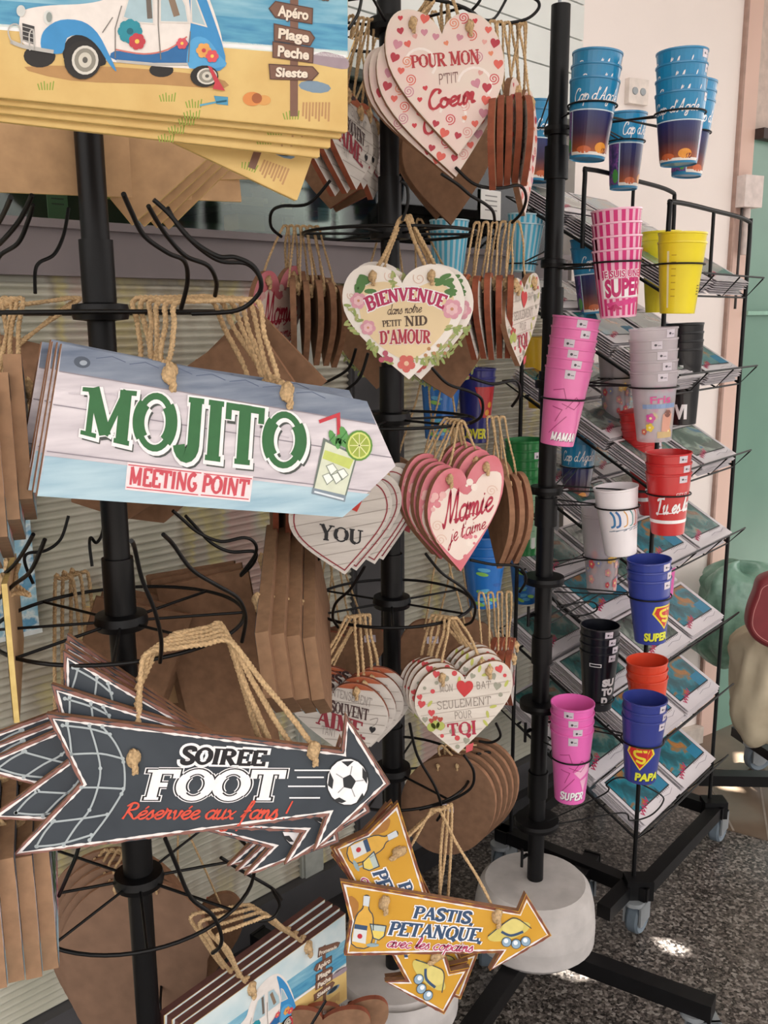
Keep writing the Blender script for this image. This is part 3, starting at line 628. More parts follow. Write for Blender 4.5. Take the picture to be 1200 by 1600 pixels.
# --- arrow board MOJITO
def mojito_art(a, pl):
    a.poly([(97,537),(573,627),(587,663),(92,580)], WOODB, 1)
    a.poly([(70,712),(577,772),(535,808),(58,775)], WOODC, 1)
    for q in ([(92,580),(587,663)], [(83,632),(612,715)], [(73,705),(400,746),(579,768)]): a.stroke(q, 1.6, ink('#8e8790'), 2)
    a.disc((128,566), 13, ink('#4c5563'), 2, ry=9, rot=10); a.disc((130,567), 6, ink('#9aa4b0'), 3, ry=4)
    for i in range(7): a.stroke([(150+i*52, 560+i*9), (175+i*52, 557+i*9.2), (196+i*52, 566+i*9.4)], 1.3, ink('#56617a'), 2)
    for i in range(10):
        x = 110+i*44+random.uniform(-9, 9); y = 600+i*8+random.uniform(0, 95); a.stroke([(x, y), (x+18, y+1), (x+40, y+7)], 2.2, ink('#c6bfc6'), 1.5)
    Q = ((133,605),(479,650),(474,733),(124,678)); G = ink('#356b3f')
    kw = dict(bow=(-6, 10), T=.23, N=.115)
    a.text('MOJITO', Q, 'slab', ink('#4a4f4c'), 3, grow=.05, shift=(5, 7), **kw)
    a.text('MOJITO', Q, 'slab', W_, 4, grow=.10, shift=(1.5, 2), **kw)
    a.text('MOJITO', Q, 'slab', G, 5, **kw)
    Q = ((203,729),(390,750),(386,776),(200,757)); PINKW = ink('#f3dfe2')
    a.poly([(199,722),(395,744),(390,784),(195,765)], PINKW, 3)
    a.text('MEETING POINT', Q, 'slab', ink('#c9505c'), 5, T=.24, N=.17, serif=0)
    for q in ([(200,726),(314,739)], [(318,740),(393,748)], [(197,761),(309,773)], [(313,773),(388,780)]): a.stroke(q, 1.7, ink('#c9505c'), 5)
    # the glass with straw, mint and lime
    a.stroke([(529,690),(528,648),(498,659)], 5.5, ink('#c23b46'), 4)
    a.poly([(505,684),(558,712),(538,783),(487,769)], ink('#6e7a72'), 3)
    a.poly([(508,690),(555,713),(537,778),(490,765)], ink('#d6dcc6'), 4)
    a.poly([(507,703),(552,718),(545,733),(503,716)], ink('#c3cf70'), 5)
    for c in ((517,733),(525,747),(511,748),(534,741)): a.poly([(c[0]-8,c[1]-5),(c[0]+2,c[1]-9),(c[0]+9,c[1]+1),(c[0]-1,c[1]+9)], ink('#eef2ea'), 6); a.stroke([(c[0]-8,c[1]-5),(c[0]+2,c[1]-9),(c[0]+9,c[1]+1),(c[0]-1,c[1]+9)], 1.2, ink('#8b958a'), 7, True)
    a.poly([(488,762),(540,774),(538,784),(486,771)], ink('#7f8e9a'), 6); a.stroke([(490,768),(536,780)], 3, ink('#dbe4ea'), 7)
    for c, r_, ro in (((519,684),13,70),((528,690),12,95),((537,680),15,70),((534,692),11,40)): a.leaf(c, r_, ink('#5d9a55'), 6, ro); a.stroke([(c[0]-5,c[1]+5),(c[0]+4,c[1]-6)], 1, ink('#2f6b35'), 8)
    a.disc((560,696), 21, ink('#5f8f3c'), 7, ry=24); a.disc((560,696), 18, ink('#d3dc7c'), 8, ry=21); a.disc((560,696), 15.5, ink('#9fb04c'), 9, ry=18)
    for k in range(8): t = k*math.pi/4; a.stroke([(560,696),(560+15*math.cos(t),696+18*math.sin(t))], 1.5, ink('#e2e6a8'), 10)
pm = Plane(330, 685, .94, 30, 4)
GM = 'mojito arrow boards'
mojito = board_sign('arrow_sign', pm, [(97,537),(573,627),(618,728),(535,808),(58,775)], WOODW, mojito_art, 'front arrow board reading MOJITO MEETING POINT with a glass of mint and lime', 'sign', GM, .009, [(264,584),(447,613)])
hl, mo_pts = HOLES[mojito.name]; mid = ((hl[0][0]+hl[1][0])/2, (hl[0][1]+hl[1][1])/2)
mj = [mojito]
for i, (dx, dy, dz, ro) in enumerate([(-.001, .002, .013, .4), (-.003, .003, .026, .8), (-.002, .005, .039, 1.6), (.006, .006, .054, -9), (-.006, .004, .067, 2)]):
    mj.append(dup(mojito, off(mojito, dx, dy, dz, -ro*.25, mid), label='%s board of the mojito bunch from the front, mostly hidden' % ORD[i+1])); HOLES[mj[-1].name] = HOLES[mojito.name]
for i, m_ in enumerate(mj):
    A = P(274-13*i, 474-i, 1.0+.010*i); B = P(404-15*i, 472-i, 1.03+.012*i); cord(m_, mojito, A, B, .0032)
# --- dark arrow boards SOIREE FOOT
SL = mat('#3c444c', .5, .12, 14, c2='#2f363e')
def net(a, L=3):
    N_ = ink('#a9b3b6')
    for q in ([(140,1133),(150,1165),(157,1200),(153,1230),(140,1265),(120,1290),(100,1320)], [(160,1135),(180,1160),(193,1190),(195,1225),(190,1240),(168,1275),(140,1312)], [(112,1178),(157,1177),(192,1185)], [(127,1230),(153,1230),(193,1232)], [(82,1284),(131,1278),(168,1272)], [(58,1322),(95,1318),(143,1304)], [(98,1133),(140,1138),(172,1147)], [(105,1130),(109,1150),(112,1178)], [(85,1282),(70,1300),(57,1322)]):
        a.stroke(cat(q, 4), 3, N_, L)
        for p in q[::2]: a.disc(p, 3.2, N_, L+.5, n=8)
FO = [(72,1115),(533,1172),(540,1116),(610,1225),(490,1331),(508,1276),(18,1338),(125,1224)]
def worn_edge(a, outline, w=5, inset=5, L=2, col=None, seed=1):
    rnd = random.Random(seed); c = (sum(p[0] for p in outline)/len(outline), sum(p[1] for p in outline)/len(outline)); n = len(outline); pts = []
    ar = sum(p[0]*q[1]-q[0]*p[1] for p, q in zip(outline, outline[1:]+outline[:1])); sg = 1 if ar > 0 else -1
    ins = []
    for i in range(n):
        a0, p, b = outline[i-1], outline[i], outline[(i+1) % n]
        d1 = Vector((p[0]-a0[0], p[1]-a0[1])).normalized(); d2 = Vector((b[0]-p[0], b[1]-p[1])).normalized()
        n1 = Vector((-d1.y, d1.x))*sg; n2 = Vector((-d2.y, d2.x))*sg; k = n1+n2; k = k/max(.35, k.dot(n1)); ins.append((p[0]+k.x*inset, p[1]+k.y*inset))
    ws = []
    for p, q in zip(ins, ins[1:]+ins[:1]):
        m_ = max(2, int(math.hypot(q[0]-p[0], q[1]-p[1])/7))
        for j in range(m_): pts.append((p[0]+(q[0]-p[0])*j/m_, p[1]+(q[1]-p[1])*j/m_)); ws.append(w*rnd.uniform(.35, 1.25) if rnd.random() > .06 else .6)
    a.stroke(pts, ws, col or ink('#e9e4e2'), L, True)
def rim(a, outline, w, mt, L=1): a.stroke(outline, w, mt, L, True)
def foot_art(a, pl):
    EDG = ink('#8a6056'); worn_edge(a, FO, 5, 3, 1, EDG, 3); worn_edge(a, FO, 3.6, 7, 2, None, 4); net(a)
    Q = ((288,1166),(418,1173),(413,1196),(281,1193))
    a.text('SOIREE', Q, 'slab', W_, 3, T=.3, N=.24, grow=.24); a.text('SOIREE', Q, 'slab', K_, 4, T=.25, N=.18)
    Q = ((236,1202),(447,1203),(438,1250),(224,1249))
    a.text('FOOT', Q, 'slab', W_, 3, T=.22, N=.15, grow=.13, serif=.17); a.text('FOOT', Q, 'slab', K_, 4, T=.22, N=.15, grow=.075, serif=.17); a.text('FOOT', Q, 'slab', W_, 5, T=.22, N=.15, serif=.16)
    a.text('Réservée aux fans !', ((196,1254),(454,1251),(449,1279),(189,1279)), 'script', ink('#d5523f'), 4, N=.12, T=.10)
    for q in ([(460,1203),(516,1203)], [(464,1214),(506,1214)], [(450,1228),(508,1228)], [(452,1246),(500,1246)]): a.stroke(q, 2.2, W_, 4)
    a.disc((543,1221), 34, ink('#23272b'), 4, ry=38); 
    a.disc((543,1221), 32, W_, 5, ry=36); B_ = ink('#2a2d30'); S_ = ink('#9b9b9c')
    pent = lambda c, r_, ro: [(c[0]+r_*math.sin(R(ro+72*k)), c[1]-r_*1.1*math.cos(R(ro+72*k))) for k in range(5)]
    p5 = pent((545,1221), 11, 12); a.poly(p5, B_, 7)
    for k, p in enumerate(p5):
        e = (545+(p[0]-545)*2.1, 1221+(p[1]-1221)*2.1); a.stroke([p, e], 1.6, S_, 6)
        e2 = p5[(k+1) % 5]; e2 = (545+(e2[0]-545)*2.1, 1221+(e2[1]-1221)*2.1); mm = ((e[0]+e2[0])/2*1.0, (e[1]+e2[1])/2)
    for q in ([(533,1189),(553,1188),(543,1197)], [(566,1198),(574,1209),(573,1224),(566,1214)], [(515,1205),(512,1226),(519,1232),(521,1218)], [(519,1250),(534,1254),(541,1251),(530,1245)], [(556,1254),(569,1245),(566,1238)]): a.poly(q, B_, 7)
pf = Plane(300, 1222, .97, 8, 5)
GF = 'football arrow boards'
foot = board_sign('arrow_sign', pf, FO, SL, foot_art, 'front dark arrow board reading SOIREE FOOT with a goal net and a football', 'sign', GF, .009, [(209,1184),(490,1172)])
hl, fo_pts = HOLES[foot.name]; mid = pf.loc(302, 1112)
ft = [foot]
for i, (dx, dy, dz, ro) in enumerate([(.0, .0, .014, -10.5), (.0, .0, .028, -23.5), (-.003, .001, .042, -25.5), (-.006, .002, .056, -27.5)]):
    ft.append(dup(foot, off(foot, dx, dy, dz, ro, mid), label='%s from the front of the soiree foot arrow boards, swung point down' % ORD[i+1])); HOLES[ft[-1].name] = HOLES[foot.name]
for i, m_ in enumerate(ft):
    A = P(228+10*i, 1022-7*i, 1.0+.006*i); B = P(360-3*i, 1003-6*i, 1.03+.008*i); cord(m_, foot, A, B, .0036)
# --- beach boards with a retro car
def sub(c1, c2, t): return '#%02x%02x%02x' % tuple(int(int(c1[i:i+2], 16)*(1-t)+int(c2[i:i+2], 16)*t) for i in (1, 3, 5))
BE = [(-45,-120),(545,-92),(541,207),(-45,148)]
def beach_art(a, pl):
    def yb(x, f): return (-120+(x+45)*.047)*(1-f)+(148+(x+45)*.1006)*f
    def band(f0, f1, mt, L=1): a.poly([(-43, yb(-43, f0)), (543, yb(543, f0)), (543, yb(543, f1)), (-43, yb(-43, f1))], mt, L)
    band(.003, .3, mat('#b9d3da', .45, .12, 16, c2='#e6eceb')); band(.3, .44, mat('#8fc0d2', .45, .12, 22, stretch=(1, 5, 1), c2='#4f98bb')); band(.44, .58, mat('#3f87b2', .45, .2, 30, stretch=(1, 6, 1), c2='#63a9c6')); band(.575, .61, mat('#d5e0dc', .45, .1, 30, stretch=(1, 5, 1))); band(.61, .997, mat('#dec07c', .5, .12, 20, detail=6, c2='#d1ad6a'))
    a.stroke([(0, yb(0,.6)), (200, yb(200,.6)+2), (400, yb(400,.6)-2), (540, yb(540,.6)+2)], 5, W_, 2)
    a.poly(cat([(478,95),(500,82),(520,84),(542,92),(542,108),(510,104)], 3, True), ink('#a08f98'), 2)
    for x, y in ((72,137),(262,155),(303,165),(300,182),(455,183)):
        for k in range(6): a.stroke([(x+k*4-10, y+4), (x+k*5-13, y-6-(k % 3)*2)], 1.8, ink('#8fa33f'), 2)
    for x, y in ((488,135),(495,137)): a.leaf((x, y), 22, ink('#7c93a6'), 2, 4)
    for k in range(9): a.stroke([(474+k*5, 160), (473+k*5, 182+(k % 3)*4)], 3, ink('#b98e5f'), 1.6)
    Cw = ink('#e9e2dc'); Bl = ink('#3f8fc8'); Bd = ink('#2c6aa3'); Tk = ink('#26221f'); Cr = ink('#b9b7b2'); Sh = ink('#b48a57')
    a.poly(cat([(38,105),(110,126),(240,132),(350,138),(330,120),(180,105)], 3, True), Sh, 2)
    # wheels far side, then body
    a.disc((62,88), 25, Tk, 3, ry=18); a.disc((252,110), 19, Tk, 3, ry=11)
    a.poly(cat([(33,22),(45,14),(80,9),(135,6),(170,-4),(182,-30),(205,-64),(250,-80),(290,-66),(320,-18),(344,50),(350,92),(349,106),(300,108),(180,98),(160,92),(120,80),(60,75),(36,68),(30,45)], 4, True), Cw, 4)
    a.poly(cat([(284,-62),(308,-30),(330,20),(352,104),(300,106),(294,75),(298,30),(292,-20)], 4, True), Bl, 5)
    a.poly(cat([(180,80),(225,86),(262,80),(290,62),(294,100),(182,95)], 3, True), Bd, 5); a.stroke(cat([(180,78),(225,85),(262,78),(292,58)], 4), 2.4, ink('#cf7a70'), 6)
    a.poly(cat([(295,70),(308,58),(326,64),(342,86),(352,104),(296,107)], 3, True), ink('#56a3d6'), 6)
    a.poly(cat([(64,62),(72,45),(95,32),(128,34),(152,52),(170,85),(182,112),(170,100),(150,70),(128,56),(105,60),(97,84),(68,80)], 3, True), Bl, 6)
    a.poly(cat([(98,85),(106,62),(128,54),(148,68),(165,92),(158,104),(110,100)], 3, True), ink('#1d1a1a'), 5.5)
    for (q) in ([(192,28),(200,0),(212,-30),(238,-36),(240,38),(215,36)], [(250,35),(250,-34),(272,-28),(290,10),(294,36)], [(299,36),(298,-10),(306,0),(322,42)]): a.poly(q, ink('#a9c3cc'), 6); a.stroke(q, 2.4, ink('#ded8d2'), 7, True)
    a.stroke([(230,-30),(234,30)], 8, ink('#6d645c'), 6.5); a.stroke([(262,-20),(276,26)], 10, ink('#8a7562'), 6.5)
    for q in ([(180,92),(180,45),(190,10)], [(251,94),(247,40),(247,0)], [(294,98),(297,50)], [(160,52),(176,28)]): a.stroke(q, 1.6, ink('#7b7671'), 8)
    a.stroke([(182,96),(240,101),(293,101)], 4, Cr, 8)
    a.poly([(35,37),(54,42),(53,70),(36,64)], ink('#3c3a3a'), 7)
    for k in range(4): a.stroke([(35,42+k*7),(53,47+k*7)], 1.2, Cr, 8)
    a.stroke(cat([(17,66),(35,73),(60,78),(84,82)], 3), 6, Cr, 9); a.stroke(cat([(20,70),(13,52),(18,40),(30,42),(34,70)], 3), 2.2, Cr, 9); a.stroke(cat([(47,80),(46,55),(52,48),(54,80)], 3), 2.2, Cr, 9)
    a.disc((33,18), 7, ink('#cfd2cf'), 8, ry=9); a.disc((75,28), 7, ink('#d8dad6'), 8, ry=11); a.disc((77,28), 4.5, ink('#8e9793'), 9, ry=8)
    for c, rx, ry in (((129,95),29,30),((319,120),22,17)):
        a.disc(c, rx, Tk, 9, ry=ry); a.disc((c[0]+4, c[1]), rx*.72, ink('#d9d5cc'), 10, ry=ry*.76); a.disc((c[0]+4, c[1]), rx*.58, ink('#8f8b80'), 11, ry=ry*.62); a.disc((c[0]+4, c[1]), rx*.36, ink('#cfcabd'), 12, ry=ry*.4); a.disc((c[0]+4, c[1]), rx*.14, ink('#5d5a54'), 13, ry=ry*.16)
    Yf = ink('#e8c65c')
    a.flower((203,50), 19, ink('#2c8d9e'), ink('#1f6576'), 9, 8); a.flower((214,66), 13, ink('#c2404a'), Yf, 11, 7); a.flower((284,69), 9, ink('#d05560'), Yf, 10, 6); a.flower((318,80), 12, ink('#e2a55a'), ink('#c2404a'), 10, 6); a.flower((331,89), 10, ink('#d8545c'), Yf, 12, 6)
    a.poly([(324,104),(330,106),(342,128),(351,143),(332,140),(335,130)], ink('#c23d48'), 14); a.stroke([(312,165),(338,160),(354,158)], 3, ink('#5b9fb8'), 4); a.poly([(334,150),(356,152),(356,165),(338,163)], ink('#4b93b5'), 4)
    a.disc((394,155), 15, ink('#d98c4b'), 4, ry=11); a.disc((401,154), 8, ink('#a35e35'), 5, ry=8); a.disc((412,157), 11, ink('#d9a05b'), 3, ry=8)
    # the signpost
    PO = ink('#7d5b4b'); PD = ink('#5c4036'); PT = ink('#e9ddcc')
    a.poly([(453,-40),(466,-40),(465,182),(453,182)], PO, 3)
    for q, t, tq in (([(440,-46),(508,-18),(520,-8),(512,2),(436,-16)], 'Promenade', ((441,-35),(508,-9),(506,1),(440,-21))), ([(420,14),(430,3),(488,14),(487,38),(430,28)], 'Apéro', ((434,9),(482,17),(481,32),(433,25))), ([(428,38),(484,50),(491,60),(484,72),(428,64)], 'Plage', ((435,45),(483,52),(482,67),(434,60))), ([(426,66),(489,76),(488,99),(426,90)], 'Peche', ((434,72),(483,79),(482,94),(433,88))), ([(420,101),(488,105),(497,115),(487,126),(422,124)], 'Sieste', ((431,106),(481,109),(480,122),(430,120)))):
        a.poly(q, PO, 5); a.stroke(q, 1.6, PD, 6, True); a.text(t, tq, 'sans', PD, 7, bold=.05, shear=0, shift=(1, 1.4)); a.text(t, tq, 'sans', PT, 8, bold=.04, shear=0)
pb = Plane(250, 50, .87, 17, 0)
SAND_E = mat('#dcc37e', .7, .12, 60, c2='#c7ab66'); YEL = mat('#d9b46c', .5, .08, 20)
GB = 'beach boards with a retro car'
beach = board_sign('beach_sign', pb, BE, YEL, beach_art, 'front beach board at the top left, blue and white retro car beside signpost', 'sign', GB, .006, [(90,-95),(400,-80)], edge=SAND_E, back=mat('#bd9a74', .8, .12, 40))
bch = [beach]; bl = HOLES[beach.name][1]
pxl = lambda p: pb.loc(*p)
for i, (dx, dy, dz) in enumerate([(-.004, -.004, .008), (-.012, -.010, .016), (-.020, -.016, .024)]):
    bch.append(dup(beach, off(beach, dx, dy, dz, -.6*i), label='%s board of the top left beach bunch, only its sandy lower edge in sight' % ORD[i+1]))
BR_ = pxl((541,207)); BL_ = pxl((-45,148)); TR_ = pxl((545,-92)); TL_2 = pxl((-45,-120))
bch.append(dup(beach, pose(BR_, (462,313), .95, 14, 2, -21), label='beach board swung down at a slant below the top left bunch, bucket at its corner'))
for i in range(4): bch.append(dup(beach, pose(BR_, (208+19*i, 352+2*i), 1.20+.014*i, 186, 0, -37-1.0*i), label='%s of the tan backed beach boards slanting down behind the left pole' % ORD[i]))
bch.append(dup(beach, pose(BR_, (18,291), 1.19, 197, 0, -1), label='brown backed beach board hanging level at the far top left'))
bch.append(dup(beach, pose(BR_, (-28,300), 1.10, 215, 0, 1), label='beach board at the top left frame edge with its pale side edge turned forward'))
# lower beach bunch
beach2 = board_sign('beach_sign', pb, BE, YEL, beach_art, 'front beach board at the bottom of the left rack, signpost at its right end', 'sign', GB, .012, [(190,-90),(400,-80)], edge=mat('#5d3a35', .75, .2, 50), back=mat('#7a5545', .8, .12, 40))
beach2.matrix_world = pose(TR_, (540,1427), 1.36, 46, 0, 1); lb = [beach2]
for i in range(3):
    lb.append(dup(beach2, off(beach2, -.004*i, .003*(i+1), .0130*(i+1), .4*(i+1)), label='%s from the front of the beach boards at the bottom of the left rack' % ORD[i+1])); HOLES[lb[-1].name] = HOLES[beach2.name]
for m_ in bch: HOLES[m_.name] = HOLES[beach.name]
for i, m_ in enumerate(lb):
    # short twine loops that rest on the ring
    A = P(340-14*i, 1462-10*i, 1.07+.012*i); B = P(420-10*i, 1432-6*i, 1.14+.012*i)
    cord(m_, beach2, A, B, .0028)
# ------------------------------------------------------------------ printed hearts on the middle rack
HO = heart_outline(9)
def haff(le, re, tip):
    mx, my = (le[0]+re[0])/2, (le[1]+re[1])/2; ux, uy = re[0]-le[0], re[1]-le[1]; vx, vy = (mx-tip[0])/.68, (my-tip[1])/.68
    return lambda u, v: (tip[0]+ux*u+vx*v, tip[1]+uy*u+vy*v)
def heart_sign(pl, le, re, tip, base, art, label, group, th=.009, edge=MDF_E, hole=.24):
    A = haff(le, re, tip); out = [A(u, v) for u, v in HO]
    def f(a, pl_): art(a, A)
    return board_sign('heart_sign', pl, out, base, f, label, 'sign', group, th, [A(-hole, .90), A(hole, .90)], edge, MDF, .0062)
def inside(u, v):
    c = False; n = len(HO)
    for i in range(n):
        (x1, y1), (x2, y2) = HO[i], HO[i-1]
        if (y1 > v) != (y2 > v) and u < (x2-x1)*(v-y1)/(y2-y1)+x1: c = not c
    return c
def heart_half(v):
    u = 0
    while u < .5 and inside(u+.01, v): u += .01
    return max(.01, u-.015) if v < .83 else .012
def margin_pts(n, rnd, lo=.07, hi=.2):
    """points scattered in the border of a heart, in its own unit frame"""
    o = []
    while len(o) < n:
        u, v = rnd.uniform(-.5, .5), rnd.uniform(0, 1)
        if inside(u, v) and inside(u*(1+lo*1.6), .55+(v-.55)*(1+lo*1.6)) and not inside(u/(1-hi*1.5), .58+(v-.58)/(1-hi*1.5)):
            if all((u-a)**2+(v-b)**2 > .0075 for a, b in o): o.append((u, v))
    return o
rnd = random.Random(3)
# 1 pour mon p'tit coeur
CREAM = mat('#ddcdbd', .5, .1, 30, c2='#e9ddd2', detail=6); PINKB = mat('#e7c9c4', .5, .06, 14, c2='#e2d6c9')
def coeur_art(a, A):
    a.poly([A(u*.985, .5+(v-.5)*.985) for u, v in HO], PINKB, .5)
    cols = [ink(c) for c in ('#c9424b', '#d9655a', '#e08a6a', '#c98a9a', '#dca39c', '#b23a48')]
    pts = margin_pts(44, random.Random(5), .05, .30)
    for i, (u, v) in enumerate(pts):
        c = A(u, v); k = i % 4
        if k == 2: a.spiral(c, 9, 1.5, cols[(i//4) % 5], 1.5+.01*i, 2.3)
        else: a.heart(c, (4, 7.5, 0, 5.5)[k], cols[i % 6], 1.5+.01*i, rnd.uniform(-25, 25))
    for c, r_ in ((A(-.22,.62), 24), (A(.22,.5), 26), (A(.0,.28), 20)): a.stroke([(c[0]+r_*math.cos(t/3), c[1]+r_*math.sin(t/3)) for t in range(-9, 3)], 4, ink('#f1e6e0'), 1.2)
    a.text('POUR MON', ((641,87),(748,77),(750,100),(643,107)), 'slab', ink('#b13a3f'), 3, T=.22, N=.1)
    a.text("P'TIT", ((684,116),(715,112),(716,129),(685,133)), 'slab', ink('#7c5552'), 3, T=.09, N=.09, serif=0)
    a.text('Coeur', ((664,142),(738,134),(742,160),(668,172)), 'script', ink('#b3323d'), 3, N=.15, T=.13)
ph = Plane(697, 140, 1.34, 8, 3)
h1 = heart_sign(ph, (603,84), (788,94), (716,242), CREAM, coeur_art, 'front pink heart reading Pour mon p\'tit Coeur at the top of the middle rack', 'hearts for a little sweetheart')
hs1 = [h1]
for i, (dx, dy, dz, ro) in enumerate([(-.012, -.028, .012, 4), (-.022, -.030, .024, 7), (-.030, -.026, .036, 11)]):
    hs1.append(dup(h1, off(h1, dx, dy, dz, ro, (0, .08)), label='%s from the front of the pink p\'tit coeur hearts' % ORD[i+1])); HOLES[hs1[-1].name] = HOLES[h1.name]
for i, m_ in enumerate(hs1): Q = P(688-3*i, -12-2*i, 1.42+.006*i); cord(m_, h1, Q, Q+Vector((.012, 0, 0)), .0026)
# 2 bienvenue
def flw(a, A): pass
def nid_art(a, A):
    a.poly(cat([(563,455),(600,440),(640,452),(680,440),(708,462),(702,505),(670,545),(637,562),(600,545),(568,510)], 4, True), mat('#e4cda4', .5, .05, 12), 1)
    L1 = ink('#4f7a3f'); L2 = ink('#8fa05c'); L3 = ink('#a9ab6d'); P1 = ink('#d79aa8'); P2 = ink('#e6bcc0')
    for c, n in (((563,443), 6), ((697,447), 7), ((692,436), 3), ((570,455), 3)):
        for k in range(n): a.leaf((c[0]+rnd.uniform(-9, 9), c[1]+rnd.uniform(-11, 11)), 10, L1, 2+.1*k, rnd.uniform(0, 180))
    for x0, y0, x1, y1 in ((542,480,562,500),(541,505,556,520),(575,535,585,555),(590,548,580,538),(660,570,690,545),(690,550,715,520),(700,515,716,510),(615,430,612,445),(645,560,675,562),(600,560,612,566)):
        a.stroke([(x0, y0), (x1, y1)], 1.4, L2, 2)
        for k in range(5): t = k/4; a.leaf((x0+(x1-x0)*t+rnd.uniform(-3, 3), y0+(y1-y0)*t+rnd.uniform(-4, 4)), 6, (L2, L3)[k % 2], 2.2+.1*k, rnd.uniform(0, 180))
    for c, r_ in (((706,483),16),((560,470),13),((575,512),12)): a.flower(c, r_, P1, ink('#f0dfd6'), 3, 6, 10); a.flower(c, r_*.6, P2, ink('#c98a66'), 4.5, 6, 30)
    a.flower((635,568), 14, ink('#d0675e'), ink('#e9c0a0'), 4, 5, 20)
    for c in ((602,552),(610,562),(596,562),(604,560)): a.disc(c, 4.5, ink('#b5566a'), 4, n=10)
    for c in ((670,545),(678,552),(665,555),(685,540)): a.disc(c, 3, ink('#b98a5c'), 4, n=8)
    for c, r_ in (((610,432), 10), ((655,435), 10), ((548,462), 6)): a.spiral(c, r_, 1, ink('#d9b7a4'), 1.6, 1.6)
    a.text('BIENVENUE', ((568,466),(700,463),(692,483),(576,487)), 'slab', W_, 3, T=.26, N=.17, grow=.16, bow=(-15, -15)); a.text('BIENVENUE', ((568,466),(700,463),(692,483),(576,487)), 'slab', ink('#b02c58'), 4, T=.26, N=.17, bow=(-15, -15))
    BR2 = ink('#4e3a2c'); a.text('dans notre', ((604,476),(659,473),(658,488),(605,492)), 'script', BR2, 4, N=.09, T=.07)
    a.text('PETIT', ((597,501),(627,499),(627,509),(598,511)), 'slab', BR2, 4); a.text('NID', ((632,494),(668,493),(668,508),(633,510)), 'slab', BR2, 4)
    a.text("D'AMOUR", ((593,518),(673,517),(672,536),(594,538)), 'slab', ink('#ead9d6'), 4, T=.24, N=.13, grow=.12, bow=(-3, 0)); a.text("D'AMOUR", ((593,518),(673,517),(672,536),(594,538)), 'slab', ink('#a8313f'), 5, T=.24, N=.13, bow=(-3, 0))
pn = Plane(632, 500, 1.335, 4, 3)
h2 = heart_sign(pn, (535,472), (726,470), (639,593), mat('#ece5dc', .5, .05, 20), nid_art, 'front heart reading Bienvenue dans notre petit nid d\'amour, leaves and flowers around it', 'flowered welcome hearts')
hs2 = [h2]
for i, (dx, dy, dz, ro, ya) in enumerate([(.016, -.0005, .016, 1, 5), (.010, .006, .030, -2, 4)]):
    hs2.append(dup(h2, off(h2, dx, dy, dz, ro, (0, .08), ya), label='%s from the front of the flowered welcome hearts' % ORD[i+1])); HOLES[hs2[-1].name] = HOLES[h2.name]
for i, m_ in enumerate(hs2): Q = P(630+3*i, 345-2*i, 1.385+.005*i); cord(m_, h2, Q-Vector((.006, 0, 0)), Q+Vector((.006, 0, 0)), .0032, strands=3)
# 3 you
WBRD = mat('#d9d3cc', .5, .08, 9, stretch=(1, 8, 1), c2='#c6bfb8', detail=6)
def you_art(a, A):
    for k in range(7): v = .12+k*.125; hw = heart_half(v); a.stroke([A(-hw, v), A(hw, v)], 1.2, ink('#a59d95'), 1)
    a.stroke([A(u*.90, .50+(v-.50)*.90) for u, v in HO], 2.0, ink('#8f2f38'), 2, True)
    a.heart(A(.12, .80), 20, ink('#c2382f'), 3, -20)
    a.text('YOU', ((500,818),(568,829),(567,851),(498,843)), 'slab', K_, 3, T=.2, N=.09)
py = Plane(540, 800, 1.33, 2, 4)
h3 = heart_sign(py, (451,815), (613,785), (539,898), WBRD, you_art, 'front white plank heart reading YOU, half behind the mojito board', 'white plank hearts')
hs3 = [h3]
for i, (dx, dy, dz, ro, ya) in enumerate([(.014, .003, .014, 1, 4), (.030, .009, .03, 5, 6), (.040, .012, .045, 6, 8)]):
    hs3.append(dup(h3, off(h3, dx, dy, dz, ro, (0, .08), ya), label='%s from the front of the red lined plank hearts reading YOU' % ORD[i+1])); HOLES[hs3[-1].name] = HOLES[h3.name]
for i, m_ in enumerate(hs3): Q = P(545+5*i, 668-i, 1.40+.006*i); cord(m_, h3, Q, Q+Vector((.012, 0, 0)), .0023)
# 4 mamie
PKW = mat('#d98a93', .5, .15, 16, c2='#c9646f', detail=5)
def mamie_art(a, A):
    a.poly(cat([A(-.46,.60),A(-.36,.74),A(-.2,.82),A(.02,.70),A(.2,.84),A(.44,.80),A(.46,.6),A(.38,.42),A(.2,.24),A(.06,.14),A(-.06,.12),A(-.24,.27),A(-.40,.44)], 4, True), mat('#eadcd2', .5, .06, 14, c2='#e3cdc2'), 1)
    for k in range(26):
        u, v = rnd.choice([(rnd.uniform(.0,.36), rnd.uniform(.12,.34)), (rnd.uniform(-.1,.14), rnd.uniform(.70,.82)), (rnd.uniform(-.45,-.3), rnd.uniform(.62,.8))])
        if inside(u*1.1, v): a.disc(A(u, v), rnd.uniform(2, 6), (PKW, ink('#e3b3b0'), ink('#eadcd2'))[k % 3], 1.5+.02*k, n=9)
    for c in (A(-.36,.5), A(.34,.66), A(-.3,.36)): a.spiral(c, 9, 1.3, ink('#d9b9a8'), 1.6, 2)
    M_ = ink('#ad2f45'); a.text('Mamie', ((690,772),(768,757),(768,797),(692,824)), 'script', M_, 3, N=.10, T=.10)
    a.text("je t'aime", ((702,822),(757,805),(758,825),(703,848)), 'script', M_, 3, N=.10, T=.06)
    a.stroke(cat([(708,812),(722,808),(738,802),(745,806),(738,812)], 4), 1.6, M_, 3)
pa = Plane(727, 805, 1.35, 30, 4)
h4 = heart_sign(pa, (668,797), (787,757), (720,893), PKW, mamie_art, 'front rosy heart reading Mamie je t\'aime, right of the middle pole', 'grandmother hearts')
hs4 = [h4]
